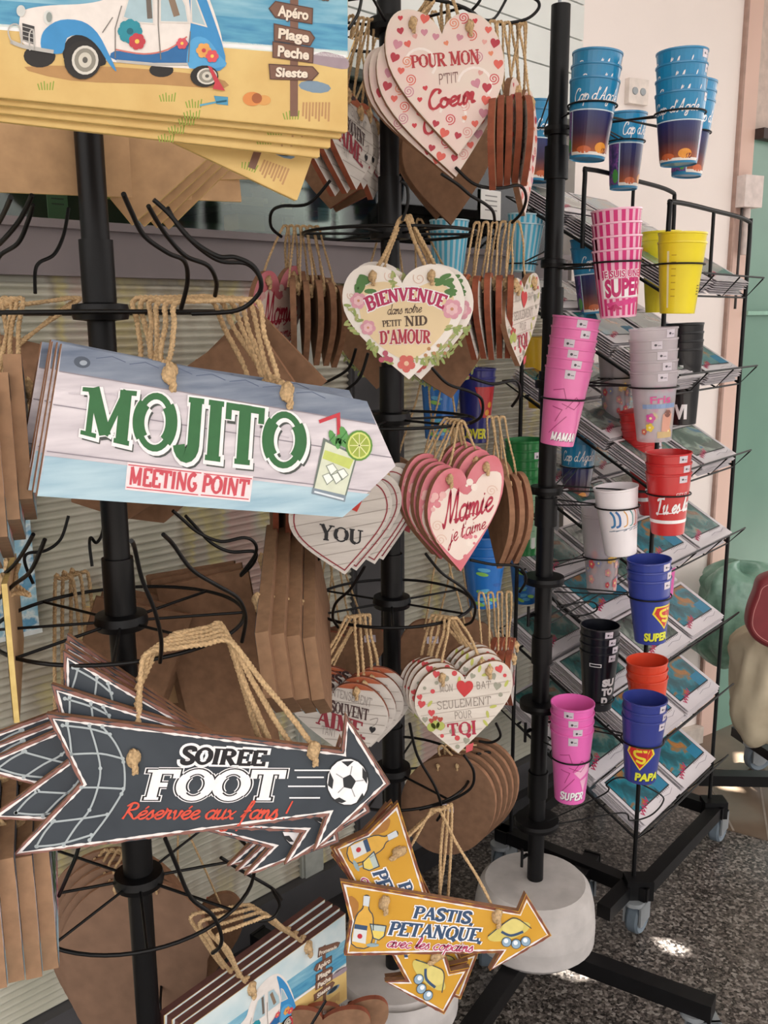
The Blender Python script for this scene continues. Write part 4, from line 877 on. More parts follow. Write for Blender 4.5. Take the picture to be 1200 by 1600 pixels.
for i, (dx, dy, dz, ro) in enumerate([(-.010, .006, .013, 3), (-.012, .010, .026, 4), (-.014, .014, .039, 2), (-.014, .020, .05, 0)]):
    hs4.append(dup(h4, off(h4, dx, dy, dz, ro, (0, .08)), label='%s from the front of the rosy mamie hearts' % ORD[i+1])); HOLES[hs4[-1].name] = HOLES[h4.name]
for i, m_ in enumerate(hs4): Q = P(716-6*i, 662-i, 1.415+.006*i); cord(m_, h4, Q, Q+Vector((.010, 0, 0)), .0022)
# 5 vis intensement
def vis_art(a, A):
    for k in range(7): v = .12+k*.125; hw = heart_half(v); a.stroke([A(-hw, v), A(hw, v)], 1.2, ink('#a59d95'), 1)
    a.poly([A(u, v) for u, v in HO if v > .92], mat('#b8663f', .5, .15, 20, c2='#9c4e34'), 1.5)  # reddish light on the lobe tops, painted into the face
    D_ = ink('#4a3536'); T_ = ink('#8d8480'); M_ = ink('#8e2f3c')
    a.text('VIS', ((480,1066),(511,1071),(510,1085),(479,1081)), 'slab', ink('#3e2a28'), 3, T=.26)
    a.text('INTENSEMENT', ((516,1073),(582,1091),(580,1105),(515,1086)), 'slab', T_, 3, T=.09, N=.08, serif=0)
    a.text('RIS', ((498,1089),(514,1092),(514,1104),(498,1101)), 'slab', T_, 3, T=.09, N=.08, serif=0)
    a.text('SOUVENT', ((517,1094),(577,1108),(575,1126),(516,1112)), 'slab', D_, 3, T=.24)
    a.text('AIME.', ((497,1106),(573,1130),(570,1156),(494,1130)), 'slab', M_, 3, T=.26) if '.' in CAPS else a.text('AIME', ((497,1106),(568,1130),(565,1156),(494,1130)), 'slab', M_, 3, T=.26)
    a.text('TANT', ((503,1133),(526,1139),(525,1152),(502,1146)), 'slab', T_, 3, T=.09, N=.08, serif=0)
    a.heart((582,1140), 5, K_, 3, 10); a.stroke(cat([(578,1125),(590,1122),(588,1130),(582,1135)], 4), 1, T_, 3)
pv = Plane(530, 1105, 1.34, -6, 5)
h5 = heart_sign(pv, (448,1095), (606,1112), (552,1188), WBRD, vis_art, 'front plank heart reading Vis intensement, ris souvent, aime, behind the football arrow', 'live and love hearts', edge=mat('#8a4a33', .8, .2, 60))  # edge redder than the other boards: reddish light put into its colour
hs5 = [h5]
for i, (dx, dy, dz, ro, ya) in enumerate([(.010, .006, .014, 0, 3), (.018, .010, .028, 2, 5), (.026, .012, .042, 3, 8)]):
    hs5.append(dup(h5, off(h5, dx, dy, dz, ro, (0, .08), ya), label='%s from the front of the plank hearts saying ris souvent' % ORD[i+1])); HOLES[hs5[-1].name] = HOLES[h5.name]
for i, m_ in enumerate(hs5): Q = P(540+8*i, 966-i, 1.40+.005*i); cord(m_, h5, Q, Q+Vector((.014, 0, 0)), .0027)
# 6 mon coeur bat seulement pour toi
def toi_art(a, A):
    for k in range(7): v = .12+k*.125; hw = heart_half(v); a.stroke([A(-hw, v), A(hw, v)], 1.2, ink('#b9ada2'), 1)
    cl = [ink(c) for c in ('#c94a4f', '#b9bd62', '#d9a0a0', '#9a9a8a', '#cf6a66', '#d8c46a')]
    for i, (u, v) in enumerate(margin_pts(34, random.Random(11), .05, .22)):
        c = A(u, v)
        if i % 3 == 0: a.heart(c, rnd.uniform(4, 7), cl[i % 6], 1.5+.01*i, rnd.uniform(-30, 30))
        elif i % 3 == 1: a.disc(c, rnd.uniform(2, 5), cl[(i+2) % 6], 1.5+.01*i, n=9)
        else: a.leaf(c, 6, cl[1], 1.5+.01*i, rnd.uniform(0, 180))
    for c in ((680,1132),(674,1136),(688,1134)): a.disc(c, 7, ink('#a9b35c'), 2.5, n=10); a.heart((c[0], c[1]-10), 4, ink('#b04a3f'), 2.6)
    a.poly([(728,1165),(740,1160),(738,1172),(728,1176)], ink('#c9525a'), 2)
    T_ = ink('#8b8078')
    a.text('MON', ((686,1070),(708,1068),(708,1080),(687,1082)), 'slab', T_, 3, T=.08, N=.08, serif=0); a.text('BAT', ((743,1065),(767,1063),(767,1075),(744,1077)), 'slab', T_, 3, T=.08, N=.08, serif=0)
    a.heart((726,1075), 13, ink('#c2383a'), 3, 3)
    a.text('SEULEMENT', ((682,1096),(767,1087),(767,1100),(683,1109)), 'slab', T_, 3, T=.08, N=.08, serif=0)
    a.text('POUR', ((709,1112),(737,1109),(738,1121),(710,1124)), 'slab', T_, 3, T=.08, N=.08, serif=0)
    a.text('TOI', ((698,1131),(744,1125),(745,1147),(700,1150)), 'slab', ink('#a92f45'), 3, T=.2, N=.1); a.heart((732,1149), 4, ink('#a92f45'), 3.3)
pt = Plane(722, 1105, 1.34, 4, 5)
h6 = heart_sign(pt, (648,1095), (801,1072), (716,1177), mat('#e0d8cd', .5, .06, 9, stretch=(1, 8, 1), c2='#cfc5ba', detail=6), toi_art, 'front pale heart reading Mon coeur bat seulement pour toi', 'hearts beating for you')
hs6 = [h6]
for i, (dx, dy, dz, ro) in enumerate([(-.010, .006, .014, 2), (-.016, .010, .028, 4), (-.022, .010, .042, 6), (-.030, .008, .055, 8)]):
    hs6.append(dup(h6, off(h6, dx, dy, dz, ro, (0, .08)), label='%s from the front of the pale seulement pour toi hearts' % ORD[i+1])); HOLES[hs6[-1].name] = HOLES[h6.name]
for i, m_ in enumerate(hs6): Q = P(702-7*i, 968-i, 1.40+.006*i); cord(m_, h6, Q, Q+Vector((.014, 0, 0)), .0026)
# hearts seen edge-on, hung round the rest of each ring
def edge_hearts(src, spots, yaw, hang, lab, group, yj=2.5, roll=0, r=.0020, centre=None):
    """spots: pixel of each heart's own middle and its distance"""
    lp = HOLES[src.name][1]; cx = sum(p[0] for p in lp)/len(lp); cy = sum(p[1] for p in lp)/len(lp); n = len(spots)
    for i, (px, py, D) in enumerate(spots):
        yv = yaw[i] if isinstance(yaw, list) else yaw+yj*(i-n/2)
        m_ = dup(src, pose((cx, cy), (px, py), D, yv, 0, roll+rnd.uniform(-3, 3)), label=lab % ORD[i] if '%s' in lab else lab, group=group); HOLES[m_.name] = HOLES[src.name]
        t = i/max(1, n-1); Q = P(hang[0]+(hang[2]-hang[0])*t, hang[1]+(hang[3]-hang[1])*t, D); cord(m_, src, Q-Vector((.004, 0, 0)), Q+Vector((.004, 0, 0)), r)
edge_hearts(h5, [(768,195,1.40),(778,192,1.42),(788,190,1.44),(799,188,1.46),(812,192,1.45)], -94, (770,38,815,42), '%s from the left of the edge-on hearts at the top right of the middle rack', 'edge-on hearts, top right')
edge_hearts(h1, [(818,190,1.46)], 68, (818,40,826,40), 'flowery heart turned almost edge-on at the right end of the top ring', 'edge-on hearts, top right')
edge_hearts(h5, [(512,200,1.44),(530,195,1.43),(545,188,1.42),(560,190,1.46),(575,210,1.50)], 66, (548,30,580,36), '%s from the left of the edge-on hearts left of the pole on the top ring', 'edge-on hearts, top left', roll=-6)
edge_hearts(h4, [(436,465,1.48)], 62, (445,357,450,357), 'mamie heart half turned at the far left of the second ring', 'edge-on hearts, second ring left')
edge_hearts(h3, [(462,468,1.49),(480,470,1.50),(497,472,1.51),(513,474,1.52),(526,478,1.54)], 102, (455,357,495,358), '%s from the left of the edge-on brown hearts on the second ring, left', 'edge-on hearts, second ring left')
edge_hearts(h5, [(742,470,1.46),(758,470,1.47),(772,470,1.48),(786,470,1.49),(800,470,1.50)], 80, (745,352,800,350), '%s from the left of the edge-on hearts at the right of the second ring', 'edge-on hearts, second ring right')
edge_hearts(h6, [(818,470,1.50)], 62, (808,350,812,350), 'pale patterned heart half turned at the right end of the second ring', 'edge-on hearts, second ring right')
edge_hearts(h4, [(782,775,1.48),(795,772,1.50),(805,770,1.52)], 106, (765,655,785,655), '%s from the left of the edge-on hearts at the right of the third ring', 'edge-on hearts, third ring right')
edge_hearts(h5, [(772,1035,1.47),(783,1035,1.48),(793,1035,1.49),(802,1035,1.50)], 76, (752,930,795,928), '%s from the left of the edge-on reddish hearts at the right of the fourth ring', 'edge-on hearts, fourth ring right')
edge_hearts(h5, [(432,795,1.48),(448,796,1.49),(464,798,1.50),(480,800,1.51)], 104, (425,655,470,655), '%s from the left of the edge-on heart tips just below the mojito board', 'edge-on hearts, third ring left')
# backs of hearts hung at the far side
def backs(src, spots, lab, group, hang=None):
    for i, (px, py, D, ya, ro) in enumerate(spots):
        lp = HOLES[src.name][1]; cx = sum(p[0] for p in lp)/len(lp); cy = sum(p[1] for p in lp)/len(lp)
        m_ = dup(src, pose((cx, cy), (px, py), D, ya, 0, ro), label=lab % ORD[i] if '%s' in lab else lab, group=group); HOLES[m_.name] = HOLES[src.name]
        top = m_.matrix_world @ Vector((cx, cy+.19, 0))
        if hang is None: cord(m_, src, top-Vector((.005, 0, 0)), top+Vector((.005, 0, 0)), .002)
backs(h5, [(545,240,1.66,170,4),(562,250,1.68,175,10)], '%s of the brown heart backs behind the pole on the top ring', 'heart backs, top ring')
backs(h1, [(690,215,1.66,188,-4),(700,222,1.64,190,-10)], '%s of the brown heart backs behind the p\'tit coeur hearts', 'heart backs, top ring right')
backs(h2, [(600,505,1.66,176,3),(690,520,1.66,190,-12)], '%s of the brown heart backs behind the welcome hearts', 'heart backs, second ring')
backs(h6, [(690,755,1.66,184,2),(650,750,1.68,178,5)], '%s of the brown heart backs beside the mamie hearts', 'heart backs, third ring')
backs(h5, [(540,1010,1.66,172,-5),(520,1005,1.68,168,0),(500,1000,1.70,165,4)], '%s of the brown heart backs behind the ris souvent hearts', 'heart backs, fourth ring left')
backs(h1, [(690,1005,1.66,182,0),(705,1010,1.68,186,3)], '%s of the brown heart backs behind the pour toi hearts', 'heart backs, fourth ring right')
pfan = Plane(700, 1256, 1.50, -28, -3)
fan0 = board_sign('round_sign', pfan, [(700+74*math.cos(t), 1256+(74 if math.sin(t) < 0 else 80)*math.sin(t)) for t in [2*math.pi*k/40 for k in range(40)]], mat('#876750', .8, .14, 60), None, 'front of the rounded brown boards on the lowest ring, right of the middle pole', 'sign', 'rounded boards on the lowest ring', .008, [(685,1196),(715,1196)], knot=.004)
for i in range(5):
    m_ = fan0
    if i: m_ = dup(fan0, off(fan0, .004*i, .001*i, .017*i), label='%s from the front of the rounded boards on the lowest ring' % ORD[i]); HOLES[m_.name] = HOLES[fan0.name]
    Q = P(690+9*i, 1168-i, 1.5); cord(m_, fan0, Q-Vector((.005, 0, 0)), Q+Vector((.005, 0, 0)), .002)
# ------------------------------------------------------------------ yellow arrow boards
PA = [(532,1377),(810,1424),(822,1396),(862,1462),(765,1517),(781,1489),(538,1493),(547,1440)]
OCH = mat('#c9962e', .5, .1, 12, c2='#d3a13c', detail=6)
def pastis_art(a, pl):
    EDG = ink('#7d4a3a'); worn_edge(a, PA, 4, 2, 1, EDG, 7); worn_edge(a, PA, 2.6, 5, 2, None, 8)
    a.poly(cat([(545,1400),(560,1410),(556,1430),(546,1436)], 3, True), ink('#a9743a'), 1.5); a.poly(cat([(545,1470),(570,1478),(556,1488),(543,1488)], 3, True), ink('#b98a3a'), 1.5)
    N_ = ink('#39506f'); OUT = ink('#33414f')
    bt = cat([(569,1400),(577,1401),(576,1420),(583,1434),(578,1478),(549,1474),(556,1432),(567,1418)], 3, True)
    a.poly(bt, ink('#d9a94a'), 3); a.stroke(bt, 1.6, OUT, 4, True); a.poly([(568,1399),(578,1400),(576,1416),(567,1414)], ink('#cfd6dc'), 5); a.poly([(554,1443),(574,1446),(571,1474),(550,1470)], ink('#d4d7d6'), 5); a.poly([(554,1443),(574,1446),(573,1453),(553,1450)], N_, 6); a.disc((562,1462), 4, RED, 6, n=10)
    gl = [(578,1443),(603,1446),(600,1462),(592,1468),(583,1465)]; a.poly(gl, ink('#b9c6c0'), 4); a.poly([(580,1453),(601,1455),(598,1462),(592,1467),(584,1464)], ink('#e3cb68'), 5); a.stroke(gl, 1.5, OUT, 6, True); a.stroke([(588,1466),(586,1475)], 2.5, ink('#a9b8ba'), 5); a.disc((582,1476), 10, ink('#8fa6ad'), 5, ry=3)
    for t, q in (('PASTIS,', ((650,1415),(744,1425),(739,1443),(644,1434))), ('PETANQUE,', ((612,1439),(758,1451),(752,1471),(605,1460)))):
        a.text(t, q, 'slab', W_, 4, T=.26, N=.16, grow=.16); a.text(t, q, 'slab', N_, 5, T=.24, N=.14)
    q = ((607,1462),(741,1470),(737,1487),(603,1479)); a.text('avec les copains', q, 'script', W_, 4, N=.14, T=.10, grow=.10); a.text('avec les copains', q, 'script', ink('#b5486a'), 5, N=.12, T=.10)
    a.disc((795,1455), 35, ink('#cfc06a'), 4, ry=12, rot=-18); a.disc((801,1447), 17, ink('#d9cb7c'), 5, ry=12, rot=-10); a.stroke(cat([(783,1455),(798,1461),(817,1455)], 4), 4, N_, 6); a.stroke(cat([(762,1462),(790,1440),(806,1434),(830,1450)], 4), 1.4, OUT, 6.5)
    for c in ((791,1471),(806,1474),(821,1470)): a.disc(c, 8, OUT, 7, n=16); a.disc(c, 7, ink('#8fa9bd'), 8, n=16); a.disc((c[0]-1, c[1]-2), 3.6, ink('#e8eef2'), 9, n=10)
pp = Plane(690, 1450, 1.20, 10, 6)
GP = 'yellow petanque arrow boards'
pastis = board_sign('arrow_sign', pp, PA, OCH, pastis_art, 'front yellow arrow board reading PASTIS, PETANQUE, avec les copains, pointing right', 'sign', GP, .010, [(600,1409),(776,1430)])
TLp = pp.loc(532, 1377); PT_ = [pastis]
for i, (px, ro, D) in enumerate([((622,1254), -58, 1.222), ((612,1252), -56, 1.242), ((604,1256), -50, 1.262)]):
    PT_.append(dup(pastis, pose(TLp, px, D, 6, 6, ro), label='%s of the yellow petanque arrows, swung tail up behind the front one' % ORD[i+1])); HOLES[PT_[-1].name] = HOLES[pastis.name]
for i, m_ in enumerate(PT_): Q = P(672+6*i, 1268-2*i, 1.30+.008*i); cord(m_, pastis, Q, Q+Vector((.016, 0, 0)), .0025)
# ------------------------------------------------------------------ boards seen edge-on round the left rack
def lc(src): lp = HOLES[src.name][1]; return sum(p[0] for p in lp)/len(lp), sum(p[1] for p in lp)/len(lp)
USED = set()
def edge_boards(src, tabs, lab, group, r=.0028):
    for i, (anchor, px, D, ya, ti, ro, hang) in enumerate(tabs):
        if src is globals().get('mojito2') and src.name not in USED: m_ = src; src.matrix_world = pose(anchor, px, D, ya, ti, ro); src['label'] = lab % ORD[i]; src['group'] = group; USED.add(src.name)
        else: m_ = dup(src, pose(anchor, px, D, ya, ti, ro), label=lab % ORD[i], group=group); HOLES[m_.name] = HOLES[src.name]
        if hang: Q = P(hang[0], hang[1], hang[2]); cord(m_, src, Q-Vector((.012, 0, 0)), Q+Vector((.012, 0, 0)), r)
mojito2 = board_sign('arrow_sign', pm, [(97,537),(573,627),(618,728),(535,808),(58,775)], WOODW, mojito_art, 'rightmost of the boards seen end-on at the left frame edge, middle height', 'sign', 'end-on boards, left edge', .017, [(264,584),(447,613)], edge=mat('#97765a', .8, .15, 60))
mTL = pm.loc(97, 537); mTIP = pm.loc(618, 728); mBL = pm.loc(58, 775); mTR = pm.loc(573, 627); fTL = pf.loc(72, 1115); fBL = pf.loc(18, 1338); fNT = pf.loc(125, 1224)
mL = ((mTL[0]+mBL[0])/2, (mTL[1]+mBL[1])/2)
edge_boards(mojito2, [(mL, (42,665), .90, 110.5, 0, -5, (20,470,1.1)), (mL, (22,695), .88, 111, 0, -6, (10,474,1.1)), (mL, (2,720), .86, 111.5, 0, -7, (2,478,1.1)), (mL, (-18,740), .84, 112, 0, -7, None)], '%s from the right of the boards seen end-on at the left frame edge, middle height', 'end-on boards, left edge')
edge_boards(mojito, [(mTL, (150,560), 1.34, 200, 0, 28, (110,468,1.25)), (mTL, (142,556), 1.36, 200, 0, 27, (104,468,1.26))], '%s of the brown board backs behind the pole above the mojito board', 'board backs above the mojito board')
edge_boards(mojito, [((0,0), (300,660), 1.30, 170, 0, -20, None), ((0,0), (330,650), 1.33, 172, 0, -30, None)], '%s of the brown board backs under the drapes of twine', 'board backs under the twine')
edge_boards(mojito2, [(mTIP, (412+25*k, 1092+k), 1.08+.02*k, -88, -9, 0, None) for k in range(4)], '%s from the left of the reddish board tips seen end-on right of the left pole', 'board tips seen end-on')
edge_boards(mojito2, [(mL, (84,1420), .95, 109.5, 0, 8, None), (mL, (58,1432), .93, 110, 0, 8, None), (mL, (30,1436), .91, 110.5, 0, 9, None), (mL, (2,1446), .89, 111, 0, 9, None)], '%s from the right of the tan boards seen end-on at the lower left', 'end-on boards, lower left')
edge_boards(beach, [(BR_, (22,1130), .98, -70, 0, 4, (30,930,1.05))], '%s board at the left edge with a yellow painted side under the third ring', 'yellow edged board')
edge_boards(mojito, [(mTL, (150,930), 1.30, 200, 0, -58, (100,905,1.26)), (mTL, (160,922), 1.32, 200, 0, -58, (112,900,1.27)), (mTL, (170,914), 1.34, 200, 0, -58, (124,896,1.28))], '%s of the brown slanting board backs behind the third ring', 'slanting board backs')
edge_boards(mojito, [(mTL, (246,915), 1.36, 178, 0, -88, None), (mTL, (238,905), 1.385, 178, 0, -87, None), (mTL, (230,898), 1.41, 176, 0, -86, None)], '%s of the reddish brown board backs right of the left pole', 'reddish board backs')
edge_boards(beach, [((0,0), (300,1035), 1.40, 178, 0, 2, None), ((0,0), (306,1028), 1.42, 177, 0, 3, None)], '%s of the dark brown board backs under the third ring right of the pole', 'dark board backs')
plr = Plane(210, 1500, 1.36, -6, -3)
def round_sign(ox, oy, lab):
    ou = [(212+122*math.cos(t)*(1 if math.sin(t) < 0 else .92), 1500+(128 if math.sin(t) < 0 else 150)*math.sin(t)) for t in [2*math.pi*k/40 for k in range(40)]]
    return board_sign('round_sign', plr, ou, mat('#7f6350', .8, .12, 30), None, lab, 'sign', 'rounded brown boards, lower left', .008, [(180,1388),(245,1388)], knot=.004)
rs = round_sign(0, 0, 'front large rounded brown board in the shade at the lower left, behind the pole')
for i in range(4):
    m_ = dup(rs, off(rs, -.012-.014*i, .004+.003*i, .012+.014*i), label='%s from the front of the large rounded brown boards, lower left' % ORD[i+1]); HOLES[m_.name] = HOLES[rs.name]
    Q = P(196-10*i, 1330, 1.3); cord(m_, rs, Q-Vector((.004, 0, 0)), Q+Vector((.004, 0, 0)), .0022)
backs(h1, [(310,1440,1.46,190,-6)], 'rounded brown back right of the left pole under the lowest ring', None)
backs(h5, [(530,1590,1.30,184,0),(500,1600,1.28,180,4)], '%s of the tan rounded backs beneath the slanting beach boards', 'tan rounded backs', 0)

def sticker(root, px, th, w_=.022, h_=.014, hexc='#cfc8d6', rot=0):
    M = root.matrix_world; n = (M.to_3x3() @ Vector((0, 0, 1))).normalized(); o = M @ Vector((0, 0, -th-.0006)); d = ray(*px); q = cam_pos+d*((o-cam_pos).dot(n)/d.dot(n)); l = M.inverted() @ q
    mb = MB(); a = R(rot); c, s_ = math.cos(a), math.sin(a); pts = [(l.x+c*x-s_*y, l.y+s_*x+c*y, -th-.0006) for x, y in ((-w_/2,-h_/2),(w_/2,-h_/2),(w_/2,h_/2*.6),(w_/2*.8,h_/2),(-w_/2,h_/2))]
    mb.add(pts, [tuple(range(5))], mat(hexc, .5, .05, 60)); mb.add([(l.x-.3*w_, l.y-.001, -th-.0009), (l.x+.3*w_, l.y-.001, -th-.0009), (l.x+.3*w_, l.y+.001, -th-.0009), (l.x-.3*w_, l.y+.001, -th-.0009)], [(0,1,2,3)], ink('#7c7684')); o_ = mb.build('price_sticker', root)
obs = {o['label']: o for o in C.objects if 'label' in o}
for key, px, th in (('brown backed beach board hanging level', (164,230), .006), ('front of the brown heart backs behind the pole', (582,224), .009), ('front of the rounded brown boards on the lowest ring', (700,1262), -.0012), ('front of the dark brown board backs under the third ring', (238,984), .006), ('front of the brown heart backs behind the ris', (578,998), .009), ('front of the brown heart backs behind the pour toi', (676,1000), .009)):
    for l_, o in obs.items():
        if l_.startswith(key): sticker(o, px, th)
# ------------------------------------------------------------------ printed plastic cups
CRT, CRB, CH, WT = .040, .0290, .128, .0012
def plast(h, alpha=1.0, rough=.28): return mat(h, rough, .03, 20, spec=.5, alpha=alpha, coat=.25)
def cup_r(z): return CRB+(CRT-CRB)*z/CH
def cup_mesh(body, art):
    mb = MB(); prof = [(0, .002), (CRB-.002, .002), (CRB-.0005, 0), (CRB, .001), (cup_r(CH*.5), CH*.5), (CRT, CH-.004), (CRT+.0012, CH-.003), (CRT+.0012, CH), (CRT-.0006, CH), (cup_r(CH*.5)-WT, CH*.5), (CRB-WT, .005), (0, .005)]
    mb.lathe(prof, body, 44)
    def fn(x, y, h):                                    # x metres round the cup from its front, y metres up
        a = x/.036-math.pi/2; r = cup_r(y)+h; return (r*math.cos(a), r*math.sin(a), y)
    if art:
        a = CupArt(fn, .00010, .0004); art(a)
        off_ = len(mb.v); mb.v += a.v
        for f, k in zip(a.f, a.mi): mb.f.append([off_+i for i in f]); mb.mi.append(mb.m(a.mats[k]))
    me = mb.build('tmp'); d = me.data; bpy.data.objects.remove(me); return d
def q4(x0, x1, y0, y1): return ((x0, y1), (x1, y1), (x1, y0), (x0, y0))
WH = plast('#f3f1f2'); GRY = plast('#d9d4d6')
def label_tag(a, x, y): a.patch(x-.008, x+.008, y-.007, y+.007, plast('#cfc6cf'), 4, 3); a.disc((x-.002, y), .0022, plast('#3a3640'), 5, n=8); a.stroke([(x+.001, y-.001), (x+.006, y-.001)], .0012, plast('#5a5660'), 5)
NIGHT = ramp_mat('cup_print_night_town', [(0, '#c8702c'), (.12, '#8b4326'), (.3, '#3c2740'), (.55, '#1f2a63'), (1, '#1b4f8f')], .3, axis='Z', coat=.3)
SEAP = ramp_mat('cup_print_purple_plants', [(.3, '#1f2342'), (.45, '#4a3a74'), (.55, '#8b4f9a'), (.6, '#2f4a6a'), (.7, '#4f8a5a')], .3, 60, coat=.3)
def agde(a):
    T1 = plast('#1c84b4'); T2 = plast('#2a6aa8'); LW = plast('#cfe3ee')
    a.patch(-.10, .10, .078, .122, T1, 1, 30); a.patch(-.05, .042, .006, .076, NIGHT, 1, 18, 4); a.patch(.044, .062, .006, .076, SEAP, 1, 5, 4); a.patch(-.10, -.052, .006, .076, SEAP, 1, 10, 4); a.patch(.064, .10, .008, .076, T2, 1, 6)
    a.patch(-.10, .10, .0745, .0765, LW, 3, 30); a.patch(-.051, -.049, .006, .076, LW, 3, 1, 3); a.patch(.042, .044, .006, .076, LW, 3, 1, 3)
    for c, rx, ry, col in (((.012,.016),.013,.009,'#e0932f'), ((-.022,.012),.014,.006,'#c8663a'), ((.02,.012),.006,.005,'#7a2f22'), ((-.06,.02),.008,.012,'#4f9a4a'), ((.07,.02),.008,.01,'#7fb05a')): a.disc(c, rx, plast(col), 4, ry=ry)
    a.patch(-.05, .042, .004, .009, plast('#e4ded8'), 4, 12)
    a.text("Cap d'Agde", ((-.046,.108),(.03,.111),(.03,.091),(-.046,.088)), 'script', WH, 5, N=.10, T=.10); label_tag(a, .05, .1175)
def agde2(a):
    agde(a); a.text("Agde", ((.05,.075),(.085,.075),(.085,.06),(.05,.06)), 'script', WH, 6, N=.12, T=.1)
def stripes(c1, word):
    def f(a):
        for k in range(-9, 9): a.patch(k*.0115, k*.0115+.006, .004, .036 if -4 < k < 6 and word else .1268, plast(c1), 1, 2)
        if word:
            for k in range(-9, 9): a.patch(k*.0115, k*.0115+.006, .074, .1268, plast(c1), 1, 2)
            a.text('JE SUIS UNE', ((-.034,.088),(.034,.088),(.034,.076),(-.034,.076)), 'sans', WH, 3, bold=.09, shear=0); a.text('JE SUIS UNE', ((-.034,.088),(.034,.088),(.034,.076),(-.034,.076)), 'sans', plast('#c2256b'), 4, bold=.03, shear=0)
            a.patch(-.034, .036, .038, .073, WH, 2, 12); a.text('SUPER', ((-.030,.071),(.040,.073),(.040,.044),(-.030,.040)), 'sans', plast('#c2256b'), 4, bold=.05, shear=0)
            a.poly([(-.030,.028),(.034,.037),(.034,.028),(-.024,.018)], plast('#d43f86'), 4)
            for k in range(5): a.leaf((-.022+.004*k, .018+.003*(k % 2)), .006, plast('#b81f62'), 5, 40*k)
    return f
def yellow_art(a):
    for k in range(7): a.patch(-.026, -.018, .03+k*.012, .0315+k*.012, plast('#b99a1c'), 1, 2)
    for k in range(4): a.patch(.026, .033, .034+k*.005, .036+k*.005, plast('#7a6a1a'), 1, 2)
    a.patch(-.034, -.030, .01, .11, plast('#efe9b0'), 1, 1, 2)
def pink_art(word, wx=0):
    def f(a):
        L_ = plast('#a93a72')
        for q in ([(-.03,.09),(-.012,.094),(-.006,.078)], [(-.012,.07),(.012,.062),(.022,.074),(.012,.082),(-.004,.062)], [(-.028,.064),(-.01,.06),(-.02,.04)], [(.0,.05),(-.03,.02)]): a.stroke(q, .0012, L_, 2)
        a.poly([(-.002,.06),(.03,.078),(.034,.06),(.012,.048)], plast('#f3b6d4'), 1.5) if word == 'SUPER' else None
        a.poly([(.012,.045),(.03,.05),(.022,.022)], plast('#f3b6d4'), 1.5) if word == 'SUPER' else None
        if word: qw = ((wx-.025,.023),(wx+.029,.023),(wx+.027,.009),(wx-.027,.009)); a.text(word, qw, 'slab', plast('#6b2a56'), 3, T=.24, N=.2, serif=0, shift=(.0012, -.001)); a.text(word, qw, 'slab', WH, 5, T=.24, N=.2, serif=0)
        label_tag(a, -.006, .1175)
    return f
def clear_art(a):
    for c, r_, m_ in (((-.016,.045),.009,'#c94f9a'), ((-.018,.028),.008,'#e6c638'), ((.02,.02),.007,'#d9a05a'), ((-.03,.02),.006,'#c96a5a')): a.flower(c, r_, plast(m_), plast('#f0e2a8'), 2, 5)
    a.patch(-.03, .034, .062, .070, plast('#8aa6d0', .8), 1, 8); a.poly([(.004,.02),(.022,.018),(.026,.05),(.016,.06),(.006,.05)], plast('#d39a86'), 3); a.poly([(-.004,.008),(.03,.008),(.03,.018),(-.004,.02)], plast('#c8ab78'), 3); a.disc((.016,.052), .007, plast('#7c5148'), 4, n=12)
    a.text('Fris', ((-.016,.084),(.020,.086),(.020,.072),(-.016,.072)), 'sans', plast('#d2478f'), 4, bold=.02, shear=0); label_tag(a, .004, .1175)
def flower_art(a):
    for k in range(16): a.flower((rnd.uniform(-.05, .05), rnd.uniform(.01, .06)), rnd.uniform(.005, .009), plast(rnd.choice(['#c94f5a', '#d99a9a', '#e0b35a', '#8a8aa8'])), plast('#e8d98a'), 2+.4*k, 5)
def red_art(a):
    a.patch(-.1, .1, .026, .033, WH, 1, 30)
    a.text('Tu es la', ((-.030,.078),(.036,.082),(.036,.052),(-.030,.046)), 'script', WH, 3, N=.15, T=.14); a.text('CITY OF', ((.006,.090),(.030,.091),(.030,.085),(.006,.084)), 'sans', WH, 3, shear=0)
    a.stroke([(-.028,.046),(.0,.049),(.03,.056)], .0018, WH, 3); label_tag(a, .018, .1175)
def white_art(a):
    for i, (col, x) in enumerate((('#3f7fb0', -.024), ('#2f6aa8', -.014), ('#d9a04a', .0), ('#4a9a9a', .012), ('#d2603f', .022), ('#c94f8a', .032))):
        a.stroke(cat([(x, .088), (x+.006, .078), (x+.006, .062), (x-.001, .058)], 4), .004 if i < 2 else .002, plast(col), 2)
        a.stroke([(x-.002, .050), (x+.005, .052)], .0015, plast('#7d8a96'), 2)
    a.stroke([(-.03,.05),(.034,.056)], .0012, plast('#5f7a92'), 2)
def navy_art(word, badge):
    def f(a):
        Y_ = plast('#e6d53a'); Rr = plast('#c8322f')
        x = badge
        a.poly([(x-.022,.078),(x+.022,.078),(x+.028,.064),(x,.030),(x-.028,.064)], Y_, 1); a.poly([(x-.019,.075),(x+.019,.075),(x+.024,.064),(x,.034),(x-.024,.064)], Rr, 2)
        a.stroke(cat([(x+.012,.070),(x-.010,.068),(x-.008,.058),(x+.008,.054),(x+.004,.046),(x-.008,.050)], 4), .005, Y_, 3)
        a.text(word, ((-.026,.024),(.030,.024),(.030,.009),(-.026,.009)), 'sans', plast('#17204f'), 3, bold=.08, shear=.1, shift=(.001, -.001)); a.text(word, ((-.026,.024),(.030,.024),(.030,.009),(-.026,.009)), 'sans', plast('#d9dc3c'), 4, bold=.05, shear=.1); label_tag(a, .022, .1175)
    return f
